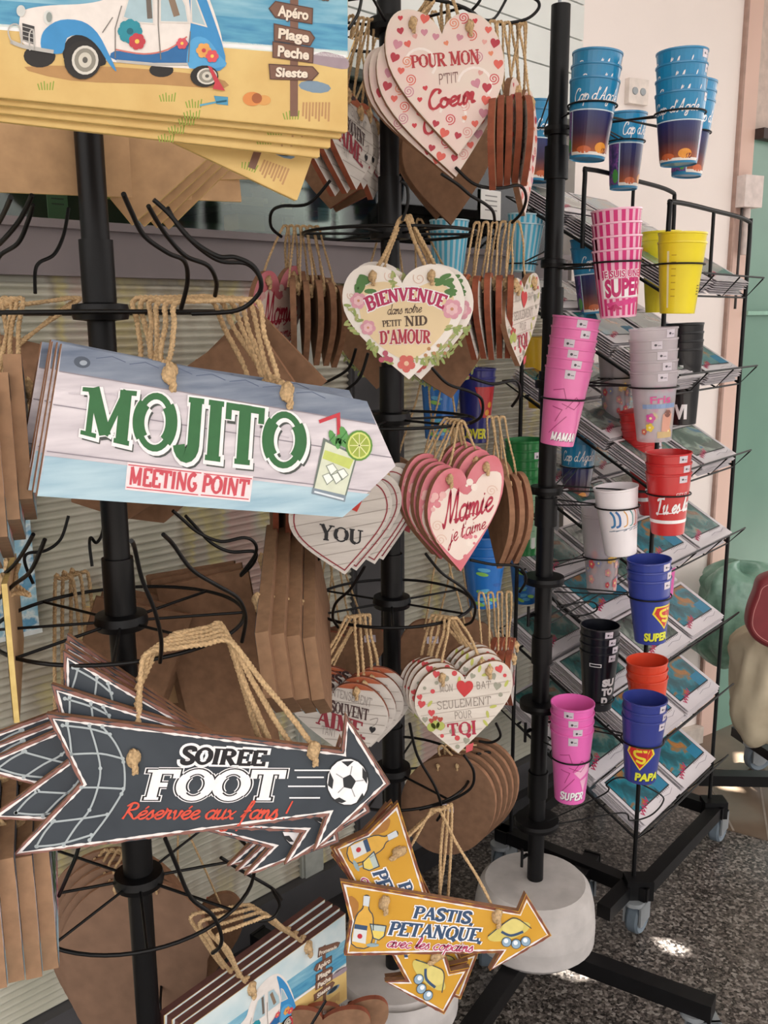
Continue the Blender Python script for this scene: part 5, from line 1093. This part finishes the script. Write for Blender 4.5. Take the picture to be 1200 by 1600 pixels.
def black_art(a):
    for t, y in (('SU', .058), ('TO', .038), ('D', .018)): a.text(t, ((.0,y+.014),(.030 if len(t) > 1 else .016,y+.014),(.030 if len(t) > 1 else .016,y),(.0,y)), 'sans', WH, 3, bold=.08, shear=0)
    a.stroke([(-.026,.106),(-.004,.106),(-.004,.1),(-.026,.1)], .0015, WH, 3, True); label_tag(a, .018, .1175)
def black_art2(a):
    a.text('VI', ((-.02,.034),(.012,.034),(.012,.012),(-.02,.012)), 'sans', WH, 3, bold=.06, shear=0)
    for y in (.08, .1): a.stroke([(-.03,y),(.0,y),(.0,y-.01),(.02,y-.01)], .002, WH, 3)
def lov_art(a):
    a.poly([(-.0,.11),(.05,.11),(.05,.05),(.02,.05)], plast('#c22f33'), 1); a.text('LOVER', ((-.03,.028),(.034,.028),(.034,.010),(-.03,.010)), 'sans', plast('#d9d23c'), 3, bold=.05, shear=0)
    for c in ((.03,.06),(.036,.075)): a.disc(c, .006, plast('#e0a03a'), 3)
def wave_art(a):
    for k in range(12): a.leaf((rnd.uniform(-.05, .05), rnd.uniform(.01, .1)), .012, plast(rnd.choice(['#5fb0dc', '#1e5fae', '#88c45a'])), 2+.2*k, rnd.uniform(-20, 20))
def el_art(a):
    a.text('EL', ((-.012,.094),(.014,.094),(.014,.082),(-.012,.082)), 'slab', plast('#5a3a1c'), 3)
    for k in range(9): a.leaf((rnd.uniform(-.02, .03), rnd.uniform(.02, .07)), .013, plast('#c23a24'), 2+.2*k, rnd.uniform(0, 180))
def green_art(a):
    a.patch(-.004, .012, .014, .10, plast('#9cc4a2'), 1, 3, 3); a.patch(-.001, .009, .012, .03, plast('#e6e9e2'), 2, 2); label_tag(a, .018, .1175)
    for k in range(6): a.patch(-.004, .006, .04+.01*k, .0412+.01*k, plast('#6fa57a'), 2, 2)
MESH = {
 'agde': cup_mesh(plast('#2f86b5', .96), agde), 'agde2': cup_mesh(plast('#2f86b5', .94), agde2), 'stripe': cup_mesh(plast('#f0b8cf', .97), stripes('#cf2f78', 1)), 'yellow': cup_mesh(plast('#ecd92a'), yellow_art),
 'maman': cup_mesh(plast('#e878b4'), pink_art('MAMAN', .002)), 'superpink': cup_mesh(plast('#e76cb8'), pink_art('SUPER', -.004)), 'pink': cup_mesh(plast('#e05fae'), None), 'clear': cup_mesh(plast('#d8cfd4', .42), clear_art), 'flower': cup_mesh(plast('#cfc6cc', .45), flower_art),
 'red': cup_mesh(plast('#c62a2c'), red_art), 'white': cup_mesh(plast('#eee9ec'), white_art), 'navy_super': cup_mesh(plast('#2f3f93'), navy_art('SUPER', .020)), 'navy_papa': cup_mesh(plast('#343f8c', .95), navy_art('PAPA', -.016)),
 'black': cup_mesh(plast('#14161f'), black_art), 'black2': cup_mesh(plast('#17171a'), black_art2), 'orange': cup_mesh(plast('#d8472c'), None), 'green': cup_mesh(plast('#1f7a3c'), green_art), 'blue': cup_mesh(plast('#1f6fc0'), wave_art), 'lover': cup_mesh(plast('#2c2c74'), lov_art),
 'check': cup_mesh(plast('#bfe0ec', .9), stripes('#4fb0d0', 0)), 'el': cup_mesh(plast('#e0b52c'), el_art)}
HOLD = []
def stack(kind, n, top, bot, wpx, desc, where, spin=0, gap=.021, ringy=None, hold=True):
    dep = F*2*CRT/wpx
    c0 = Pd(bot[0], bot[1], dep); D = c0.y; T_ = P(top[0], top[1], D); ax = T_-c0; L = ax.length; ax.normalize()
    s = max(.8, min(1.3, (L-(n-1)*gap)/CH)); zq = Vector((0, 0, 1)).rotation_difference(ax)
    for i in range(n):
        o = bpy.data.objects.new('plastic_cup', MESH[kind]); C.objects.link(o)
        M = Matrix.Translation(c0+ax*(gap*i)) @ zq.to_matrix().to_4x4() @ Matrix.Rotation(R(spin+((i*37) % 50-25 if i and kind != 'stripe' else 0)), 4, 'Z') @ Matrix.Diagonal((1, 1, s, 1))
        o.matrix_world = M
        pos = '' if n == 1 else ('lowest in stack' if i == 0 else ('top of stack' if i == n-1 else '%s up in stack' % ORD[i]))
        tag(o, ('%s, %s, %s' % (desc, where, pos)).rstrip(', '), 'cup', 'cups %s' % where)
    if hold and ringy:
        mb = MB(); p = P((top[0]+bot[0])/2, ringy, D); t = (p-c0).dot(ax); cc = c0+ax*t; rr = cup_r(min(CH, t/s))+.0035
        ring = [cc+Vector((rr*math.cos(2*math.pi*k/36), rr*math.sin(2*math.pi*k/36), 0)) for k in range(36)]
        ring = [q-ax*((q-cc).dot(ax))*.5 for q in ring]
        mb.tube(ring, .0016, WIRE, 7, True); fix(mb.build('cup_loop'), cup_rack)
        a = Vector((UX, UY, cc.z))-cc; e = cc+Vector((a.x, a.y, 0)).normalized()*rr; hz = e.z
        b = Vector((UX, UY, hz)); dd = (e-b); b2 = b+Vector((dd.x, dd.y, 0)).normalized()*.02
        sid = Vector((-dd.y, dd.x, 0)).normalized()*.006
        for sg in (-1, 1):
            mb = MB(); mb.tube([b2+sid*sg+Vector((0, 0, .004*sg)), e+sid*sg], .0016, WIRE, 6); fix(mb.build('arm'), cup_rack)
for a_ in [
 ('agde', 3, (934,84), (917,250), 75, 'blue cup with white script', 'beside the pole top', 10, .021, 166),
 ('agde', 4, (1066,82), (1060,258), 76, 'blue cup with white script', 'top right of the cup rack', -18, .021, 178),
 ('agde2', 3, (1088,128), (1072,276), 62, 'blue cup half hidden', 'behind the top right stack', 60, .018, 208),
 ('agde2', 1, (981,178), (974,296), 58, 'blue cup with purple flowers', 'between the two top stacks', 45, .02, 222),
 ('agde2', 2, (848,160), (836,284), 56, 'dark blue and purple cup', 'left of the pole at the top', 50, .018, 205),
 ('stripe', 4, (963,328), (966,496), 75, 'pink striped cup reading SUPER', 'second tier of loops', -2, .021, 410),
 ('agde2', 2, (920,372), (926,490), 56, 'blue cup half hidden', 'behind the striped pink stack', 30, .018, None),
 ('yellow', 2, (1067,364), (1058,490), 72, 'plain yellow cup', 'right end of the second tier', 0, .015, 413),
 ('yellow', 2, (1034,362), (1030,488), 58, 'dull yellow cup with a grey strip', 'behind the yellow stack', 60, .015, None),
 ('check', 2, (702,352), (700,440), 60, 'pale blue checked cup', 'behind the welcome hearts on the left', 0, .02, None),
 ('check', 2, (822,340), (815,425), 56, 'pale blue checked cup', 'left of the pole on the second tier', 0, .02, 413),
 ('maman', 6, (901,496), (870,694), 71, 'bright pink cup reading MAMAN', 'leaning stack on the third tier', 4, .017, 623),
 ('clear', 5, (1021,512), (1022,688), 72, 'frosted cup with pink writing', 'third tier at the right', 0, .018, 604),
 ('black2', 4, (1070,497), (1066,662), 56, 'black cup with white letters', 'behind the clear frosted stack', -20, .018, None),
 ('flower', 3, (962,520), (962,652), 54, 'clear flowery cup', 'behind the front frosted stack', 0, .018, 590),
 ('el', 1, (842,522), (845,636), 52, 'yellow cup with red flames', 'left of the pink leaning stack', 20, .02, 582),
 ('red', 5, (996,640), (1020,800), 56, 'red cup with white script', 'in the leaning rear red stack', 20, .018, None),
 ('red', 3, (1045,706), (1043,832), 68, 'red cup with white script', 'front red stack, fourth tier', -4, .018, 770),
 ('white', 1, (962,760), (970,864), 67, 'white cup with thin coloured letters', 'in front of the red stack', 4, .02, 790),
 ('agde', 2, (906,676), (898,784), 54, 'blue cup with white script', 'below the leaning pink stack', 0, .018, 728),
 ('green', 5, (820,672), (820,864), 60, 'green cup with a pale strip', 'left of the pole, fourth tier', 18, .018, 798),
 ('blue', 1, (820,866), (820,940), 48, 'blue cup', 'right below the green stack', 0, .02, None),
 ('blue', 3, (757,838), (755,945), 66, 'blue cup with waves', 'behind the mamie hearts', 10, .018, None),
 ('blue', 3, (690,572), (686,685), 60, 'bright blue cup', 'behind the tips of the welcome hearts', 0, .018, None),
 ('lover', 2, (745,575), (742,690), 58, 'purple and red cup with yellow writing', 'behind the third ring of hearts', -10, .018, None),
 ('flower', 2, (940,786), (940,922), 62, 'clear flowery cup', 'fifth tier left of the white cup', 10, .02, 868),
 ('pink', 2, (1034,818), (1032,935), 50, 'pink cup', 'behind the navy super stack', 0, .018, 870),
 ('navy_super', 3, (1014,873), (1016,1000), 66, 'navy cup reading SUPER in yellow', 'fifth tier at the right', 4, .017, 930),
 ('black', 4, (938,976), (933,1104), 59, 'black cup with white letters', 'sixth tier next to the pole', 0, .017, 1090),
 ('orange', 3, (1011,1038), (1012,1130), 61.5, 'orange cup', 'behind the navy papa stack', 0, .017, None),
 ('navy_papa', 3, (1008,1090), (1000,1215), 66, 'navy cup reading PAPA in yellow', 'sixth tier at the right', 6, .017, 1155),
 ('superpink', 4, (895,1097), (890,1246), 65, 'pink cup reading SUPER', 'lowest stack beside the pole', 2, .017, 1180),
 ('green', 2, (832,962), (826,1085), 42, 'dark green cup', 'left of the pole beside the reddish hearts', 0, .018, None)]:
    stack(*a_)
# empty loops on the cup rack
for pts, D0, D1 in [([(865,935),(880,955),(905,962),(930,955),(932,945),(918,940),(870,948)], 1.7, 1.66), ([(855,1283),(945,1240),(948,1225),(975,1215),(1030,1240),(1035,1255),(1015,1275),(985,1282),(970,1270),(870,1288)], 1.70, 1.62)]:
    mb = MB(); mb.tube(wire_px(pts, D0, D1), .0016, WIRE, 7); fix(mb.build('empty_loop'), cup_rack)
# ------------------------------------------------------------------ postcard rack behind the cups
KC = P(1000, 1390, 1.9); KX, KY = .575, 1.90
U_ = Vector((.645, .764, 0)).normalized(); N_ = Vector((.764, -.645, 0)).normalized(); I_ = -N_; Zv = Vector((0, 0, 1))
card_rack = empty('postcard_rack', Matrix.Translation((KX, KY, 0))); tag(card_rack, 'black wire rack with slanting trays of postcards on a wheeled base', 'display rack')
base0 = Vector((KX, KY, 0)); UL = .455; TL3 = math.radians(30); SL_ = I_*math.cos(TL3)+Zv*math.sin(TL3); NM = N_*math.sin(TL3)+Zv*math.cos(TL3)
PICS = [ramp_mat('postcard_photo_'+str(i), st, .25, sc_, coat=.5, stretch=(1, 1, 1), distort=.6) for i, (st, sc_) in enumerate([
 ([(.25, '#0f3b44'), (.42, '#1a5f6c'), (.5, '#1f7f93'), (.56, '#8a6a3e'), (.62, '#b0743c'), (.75, '#243a2c')], 18), ([(.3, '#1f2f2c'), (.45, '#2e6a68'), (.55, '#7c8f86'), (.62, '#8f6d55'), (.75, '#c0b6a4')], 16), ([(.3, '#26302c'), (.45, '#56635c'), (.55, '#9aa79c'), (.65, '#3b6f9a'), (.8, '#151a1a')], 14)])]
CARDW = mat('#d6d0d4', .3, .03, 20, spec=.5); CARDE = mat('#cfc9cc', .7, .08, 90); PINKR = ink('#b01f52')
def card_mesh(pic, L=.20, Wd=.135):
    mb = MB(); mb.box((0, 0, 0), (L, Wd, .0011), CARDE); mb.add([(0, 0, .0012), (L, 0, .0012), (L, Wd, .0012), (0, Wd, .0012)], [(0, 1, 2, 3)], CARDW)
    if pic is not None:
        a = Art(lambda x, y, h: (x, y, .0012+h), .0001, .0002)
        a.poly([(.010, .030), (L-.014, .030), (L-.014, Wd-.006), (.010, Wd-.006)], ink('#26282a'), 1); a.poly([(.013, .033), (L-.017, .033), (L-.017, Wd-.009), (.013, Wd-.009)], PICS[pic], 2)
        if pic == 0: a.poly([(L-.065, .033), (L-.017, .033), (L-.017, .066), (L-.065, .066)], ink('#26789a'), 3)
        a.stroke([(.02+.006*k, .022+.005*(-1)**k+.002*k) for k in range(11)], .0035, PINKR, 3)
        a.stroke([(.10, .016), (.13, .020), (.16, .015), (.185, .022)], .0010, ink('#8b8790'), 3)
        for k in range(9): a.stroke([(.11+.008*k, .026), (.114+.008*k, .031)], .0016, ink('#4b4850'), 3)
        b = len(mb.v); mb.v += a.v
        for f, k in zip(a.f, a.mi): mb.f.append([b+i for i in f]); mb.mi.append(mb.m(a.mats[k]))
    o = mb.build('tmp'); d = o.data; bpy.data.objects.remove(o); return d
CM = [card_mesh(0), card_mesh(1), card_mesh(2)]; CP_ = card_mesh(None)
tz = []
for k, yy in enumerate((455, 590, 720, 840, 970, 1080, 1190)):
    d = ray(1165, yy); tz.append(H+d.z*(2.25/d.y)-.012)
NAMES = ['top', 'second', 'third', 'fourth', 'fifth', 'sixth', 'lowest']
for k, z in enumerate(tz):
    o0 = base0+Zv*z+I_*.01                                 # near end of the lip
    mb = MB(); lip = .055
    T0 = o0-N_*0; 
    for t in [i/12 for i in range(13)]:
        p = T0+U_*(UL*t); 
        if i_ := (t in (0, 1) or abs(t-.33) < .05 or abs(t-.66) < .05): mb.tube([p+SL_*.44-NM*.003, p-NM*.003, p-NM*.003+NM*lip-SL_*.012], .002, WIRE, 6)
    for q, h in ((0, -.003), (0, lip)): mb.tube([T0-SL_*(.012 if h > 0 else 0)+NM*h, T0-SL_*(.012 if h > 0 else 0)+NM*h+U_*UL], .0022, WIRE, 6)
    for s_ in (.1, .2, .32, .44): mb.tube([T0+SL_*s_-NM*.003, T0+SL_*s_-NM*.003+U_*UL], .0018, WIRE, 6)
    fix(mb.build('tray'), card_rack)
    Mc = Matrix((U_, SL_, NM)).transposed().to_4x4()
    for c in range(2):
        for r_ in range(3):
            n = 7
            for j in range(n):
                top_ = j == n-1
                me = CM[(k*2+c+r_) % 3 if k < 5 else (0 if r_ == 0 else (c+1) % 3)] if top_ else CP_
                o = bpy.data.objects.new('postcard', me); C.objects.link(o); M = Mc.copy()
                M.translation = T0+U_*(.012+c*.222+rnd.uniform(-.003, .003))+SL_*(.004+r_*.145+rnd.uniform(-.002, .004))+NM*(.001+j*.0052); o.matrix_world = M
                if top_: tag(o, 'postcard with a seaside picture on top of the %s %s pile of the %s tray' % (('near', 'far')[c], ('front', 'middle', 'back')[r_], NAMES[k]), 'postcard', 'postcards in the rack')
                else: tag(o, 'plain white edged postcard lying under the top card of a pile in the wire rack', 'postcard', 'postcards under the top cards')
# uprights, top hoops and base
def kp(u, i, z): return base0+U_*u+I_*i+Zv*z
for u in (0.0, UL):
    for i in (.0, .33):
        mb = MB(); zt = 1.66 if i else 1.62; mb.tube([kp(u, i+.012, .1), kp(u, i+.012, zt)], .0048, BLACK, 10); fix(mb.build('post'), card_rack)
for i, zz in ((.012, 1.62), (.20, 1.70)):
    mb = MB(); mb.tube(cat([tuple(kp(0, i, zz-.16)), tuple(kp(0, i, zz-.02)), tuple(kp(.02, i, zz)), tuple(kp(UL*.5, i, zz)), tuple(kp(UL-.03, i, zz-.005)), tuple(kp(UL, i, zz-.03)), tuple(kp(UL, i, zz-.16))], 5), .005, BLACK, 10)
    mb.tube([kp(UL*.5, i, zz), kp(UL*.5, i, zz-.14)], .004, BLACK, 8); fix(mb.build('top_hoop'), card_rack)
for k, z in enumerate(tz):
    mb = MB(); mb.tube([kp(0, .33, z+.185), kp(UL, .33, z+.185)], .003, WIRE, 8); mb.tube([kp(0, .012, z), kp(0, .33, z+.185)], .0025, WIRE, 8); mb.tube([kp(UL, .012, z), kp(UL, .33, z+.185)], .0025, WIRE, 8); fix(mb.build('side_wire'), card_rack)
for pa_, pb_ in ((kp(-.02, -.01, .135), kp(UL+.02, -.01, .135)), (kp(-.02, .36, .135), kp(UL+.02, .36, .135)), (kp(0, -.03, .135), kp(0, .38, .135)), (kp(UL, -.03, .135), kp(UL, .38, .135)), (kp(0, .02, .135)-U_*.13, kp(0, .02, .135)+U_*.02)):
    d = (pb_-pa_); L = d.length; d.normalize(); nr = Vector((-d.y, d.x, 0)); M = Matrix((d, nr, Zv)).transposed().to_4x4(); M.translation = pa_
    mb = MB(); mb.box((0, -.016, -.032), (L, .016, .0), BLACK); b_ = mb.build('base_tube', card_rack); b_.matrix_world = M
for u, i in ((-.02, -.0), (UL+.02, 0), (-.02, .36), (UL+.02, .36)): caster(card_rack, kp(u, i, .006), .9, .026)
for u, i in ((0, 0), (UL, 0)):
    mb = MB(); p = kp(u, i, .1); mb.box((p.x-.03, p.y-.022, .1), (p.x+.03, p.y+.022, .147), BLACK); fix(mb.build('corner_clamp'), card_rack)
# ------------------------------------------------------------------ things at the right and inside the shop
def lumpy(name, c, rad, mt, label, category, seed, amp=.25, squash=(1, 1, 1), n=40, m=26, pleat=9):
    r_ = random.Random(seed); ph = [r_.uniform(0, 6.3) for _ in range(6)]; mb = MB(); vs_ = []
    for j in range(m+1):
        th = math.pi*j/m
        for i in range(n):
            a = 2*math.pi*i/n
            k = 1+amp*(.45*math.sin(2*a+ph[0]+th*2)+.3*math.sin(3*a-2*th+ph[1])+.28*math.sin(pleat*a+3*th+ph[2])*math.sin(th)+.22*math.sin(5*th+ph[3]+a)+.12*math.sin(13*a-7*th+ph[4]))
            pw = lambda v, e=.55: math.copysign(abs(v)**e, v)
            vs_.append((c.x+rad*k*pw(math.sin(th))*pw(math.cos(a), .8)*squash[0], c.y+rad*k*pw(math.sin(th))*pw(math.sin(a), .8)*squash[1], c.z+rad*pw(math.cos(th), .75)*squash[2]*(1+.12*math.sin(3*a+ph[5]))))
    mb.add(vs_, [(j*n+i, j*n+(i+1) % n, (j+1)*n+(i+1) % n, (j+1)*n+i) for j in range(m) for i in range(n)], mt, True)
    o = mb.build(name); tag(o, label, category); return o
wb_ = P(1205, 1065, 2.45); WB = lumpy('canvas_bag', wb_, .125, mat('#bfb39a', .8, .12, 12, c2='#a99c84', bump=.3), 'cream cloth bag hanging at the right frame edge', 'bag', 4, .22, (.95, .7, 1.35))
prb = Plane(1205, 965, 2.27, -12, 0); ob = [prb.loc(*p) for p in cat([(1192,905),(1240,898),(1262,940),(1255,1005),(1215,1016),(1186,1006),(1169,985),(1170,958),(1180,930)], 5, True)]
rbag = empty('shoulder_bag', prb.M); tag(rbag, 'dark red leather bag at the right frame edge above the cream bag', 'bag')
LEA = mat('#7d2f33', .5, .12, 15, bump=.3); mb = MB(); nb = len(ob); cxb = sum(p[0] for p in ob)/nb; cyb = sum(p[1] for p in ob)/nb; rings = []
for k_, z_ in ((.86, 0), (.95, -.004), (1, -.012), (1, -.05), (.95, -.058), (.86, -.062)): rings += [(cxb+(x-cxb)*k_, cyb+(y-cyb)*k_, z_) for x, y in ob]
mb.add(rings, [(r*nb+i, r*nb+(i+1) % nb, (r+1)*nb+(i+1) % nb, (r+1)*nb+i) for r in range(5) for i in range(nb)], LEA, True)
mb.add(rings[:nb], [tuple(range(nb))], LEA); mb.add(rings[-nb:], [tuple(range(nb))[::-1]], LEA); mb.build('body', rbag)
mb = MB(); mb.tube([(cxb+(x-cxb)*.80, cyb+(y-cyb)*.80, .0008) for x, y in ob], .0010, mat('#c98a86', .6), 6, True); mb.build('stitching', rbag)
gb_ = P(1150, 960, 2.75); lumpy('plastic_bag', gb_, .13, mat('#86ab99', .35, .2, 25, c2='#5f8876', coat=.3, bump=1, detail=6), 'crumpled green tinted plastic bag beside the postcard rack', 'bag', 12, .35, (1, .6, 1.2), pleat=13)
# wheeled stand that carries the bags
bs = empty('bag_stand', Matrix.Translation((wb_.x, wb_.y, 0))); tag(bs, 'black wheeled stand at the right frame edge under the cloth bag', 'display rack')
b0 = Pz(1090, 1213, .09); b1 = Pz(1260, 1216, .09); mb = MB(); d = b1-b0; L = d.length; d.normalize(); nr = Vector((-d.y, d.x, 0)); M = Matrix((d, nr, Zv)).transposed().to_4x4(); M.translation = b0
mb.box((0, -.02, -.02), (L, .02, .012), BLACK); o = mb.build('base_tube', bs); o.matrix_world = M
b2 = Pz(1150, 1140, .1); mb = MB(); d2 = (b1-b2); L2 = d2.length; d2.normalize(); n2_ = Vector((-d2.y, d2.x, 0)); M2 = Matrix((d2, n2_, Zv)).transposed().to_4x4(); M2.translation = b2
mb.box((0, -.018, -.018), (L2, .018, .012), BLACK); o = mb.build('base_tube', bs); o.matrix_world = M2
pq = Pz(1172, 1190, 0.03); caster(bs, Vector((pq.x, pq.y, .0)), .3, .03)
mb = MB(); mb.tube([(wb_.x+.16, wb_.y+.1, .08), (wb_.x+.16, wb_.y+.1, 1.5)], .014, BLACK, 14); mb.tube([(wb_.x+.16, wb_.y+.1, .78), (wb_.x-.02, wb_.y, .80)], .004, WIRE, 8); fix(mb.build('pole'), bs)
# wall fittings
pl_ = P(991, 145, 2.712); Mw = MW.copy(); Mw.translation = Vector((pl_.x, pl_.y, pl_.z))
wp = empty('wall_plate', Mw); tag(wp, 'small cream plate with a key switch on the white wall between the top cups', 'switch')
mb = MB(); mb.box((-.035, -.018, -.032), (.035, .06, .032), mat('#e3d8d0', .4)); mb.build('plate', wp)
mb = MB()
for x in (-.014, .014): mb.lathe([(0, .021), (.009, .021), (.010, .018)], STEEL, 16, Matrix.Translation((x, 0, 0)) @ Matrix.Rotation(R(90), 4, 'X'))
mb.build('key_switch', wp)
jb_ = P(1160, 302, 2.925); Mj = MW.copy(); Mj.translation = Vector((jb_.x, jb_.y, jb_.z))
jb = empty('junction_box', Mj); tag(jb, 'pale square junction box with a conduit on the trim right of the white wall', 'box')
mb = MB(); mb.box((-.045, -.05, -.045), (.03, .08, .045), mat('#d9cbc6', .45)); mb.build('housing', jb); mb = MB(); mb.tube([(0, -.02, -.04), (0, -.02, -.18)], .012, mat('#cfc0ba', .5), 12); mb.tube([(-.02, -.02, -.04), (-.02, -.02, -.34)], .004, mat('#3a3432', .5), 8); mb.build('conduit', jb)
# paper notice on the shop glass
def sh(px, py, dd):                                       # a point on the shop front's plane, set inward by dd
    d = ray(px, py); q0 = S0+WN*dd; k = (Vector((q0.x, q0.y, 0))-Vector((0, 0, 0))).dot(WN)/d.dot(WN); return cam_pos+d*k
def notice(px0, py0, px1, py1, dd, hexc, label, lines=4):
    a, b = sh(px0, py0, dd), sh(px1, py1, dd); M = MS.copy(); M.translation = Vector((a.x, a.y, b.z)); L = (b-a).dot(WX); hgt = a.z-b.z
    mb = MB(); mb.box((0, 0, 0), (L, .002, hgt), mat(hexc, .6, .04, 20))
    for k in range(lines): z = hgt*(.8-.16*k); mb.box((L*.2, -.0006, z-hgt*.02), (L*.8, 0, z+hgt*.02), ink('#8d8a88'))
    o = mb.build('paper_notice', M=M); tag(o, label, 'notice'); return o
notice(752, 295, 782, 345, .012, '#e9e6e2', 'white paper notice stuck to the shop glass right of the middle pole')
notice(497, 324, 517, 354, .25, '#aeb3c4', 'small pale card hanging inside the shop left of the middle pole', 2)
notice(527, 312, 540, 340, .35, '#8f8a84', 'small grey card hanging inside the shop right of the pale one', 2)
notice(72, 290, 108, 345, .2, '#a9c4a6', 'pale green poster inside the shop behind the left rack', 3)
notice(557, 318, 583, 356, .4, '#e8e8ee', 'bright white card inside the shop next to the middle pole', 1)
def goods(px, py, w_, h_, dd, hexc, name, label, cat_, parts=None):
    a = sh(px, py, dd); M = MS.copy(); M.translation = a; mb = MB(); mb.box((-w_/2, 0, 0), (w_/2, w_*.7, h_), mat(hexc, .6, .15, 14)); mb.box((-w_/2-.004, -.004, h_), (w_/2+.004, w_*.7+.004, h_+.012), mat(hexc, .5, .2, 20)); o = mb.build(name, M=M); tag(o, label, cat_); return o
shf = empty('shop_shelf', Matrix.Translation(sh(480, 330, .5))); tag(shf, 'dark shelf inside the shop seen through the glass left of the middle pole', 'shelf')
for pyy in (372, 318):
    a, b = sh(360, pyy, .45), sh(600, pyy+4, .45); M = MS.copy(); M.translation = Vector((a.x, a.y, a.z)); mb = MB(); mb.box((0, 0, -.015), ((b-a).dot(WX), .3, .0), mat('#1f1c1c', .5)); o = mb.build('board', shf); o.matrix_world = M
a = sh(468, 400, .45); mb = MB(); mb.tube([(a.x, a.y, .2), (a.x, a.y, 1.9)], .016, BLACK, 12); fix(mb.build('upright'), shf)
for i, (px, py, w_, h_, hx) in enumerate([(395,360,.09,.07,'#b08f66'),(430,362,.07,.10,'#6d4a3a'),(455,362,.06,.06,'#c2a24a'),(510,368,.08,.05,'#b57f94'),(545,368,.07,.09,'#4d5a3f'),(580,366,.05,.11,'#8a7a6a')]):
    goods(px, py, w_, h_, .5, hx, 'gift_box', '%s from the left of the small boxes on the shelf inside the shop' % ORD[i], 'box')['group'] = 'boxes on the shop shelf'
# sticky price labels on the backs
def sticker(root, loc, M_, hexc='#d9d2dc'):
    pass


a, b = sh(-40, 770, -.03), sh(62, 985, -.03); M = MS.copy(); M.translation = Vector((a.x, a.y, b.z)); Lb = (b-a).dot(WX); hb = a.z-b.z
BLUEP = ramp_mat('blue_pattern_poster', [(.3, '#6fa9c6'), (.45, '#9cc4d4'), (.52, '#d9e4e4'), (.6, '#5a97bb'), (.8, '#8fb7c9')], .5, 30)
mb = MB(); mb.box((0, 0, 0), (Lb, .006, hb), BLUEP); mb.box((-.004, -.002, -.004), (Lb+.004, .0, .004), mat('#dfe6e6', .5)); mb.box((-.004, -.002, hb-.004), (Lb+.004, 0, hb+.004), mat('#dfe6e6', .5))
tag(mb.build('poster', M=M), 'pale blue patterned poster against the ribbed panel at the left frame edge', 'poster')
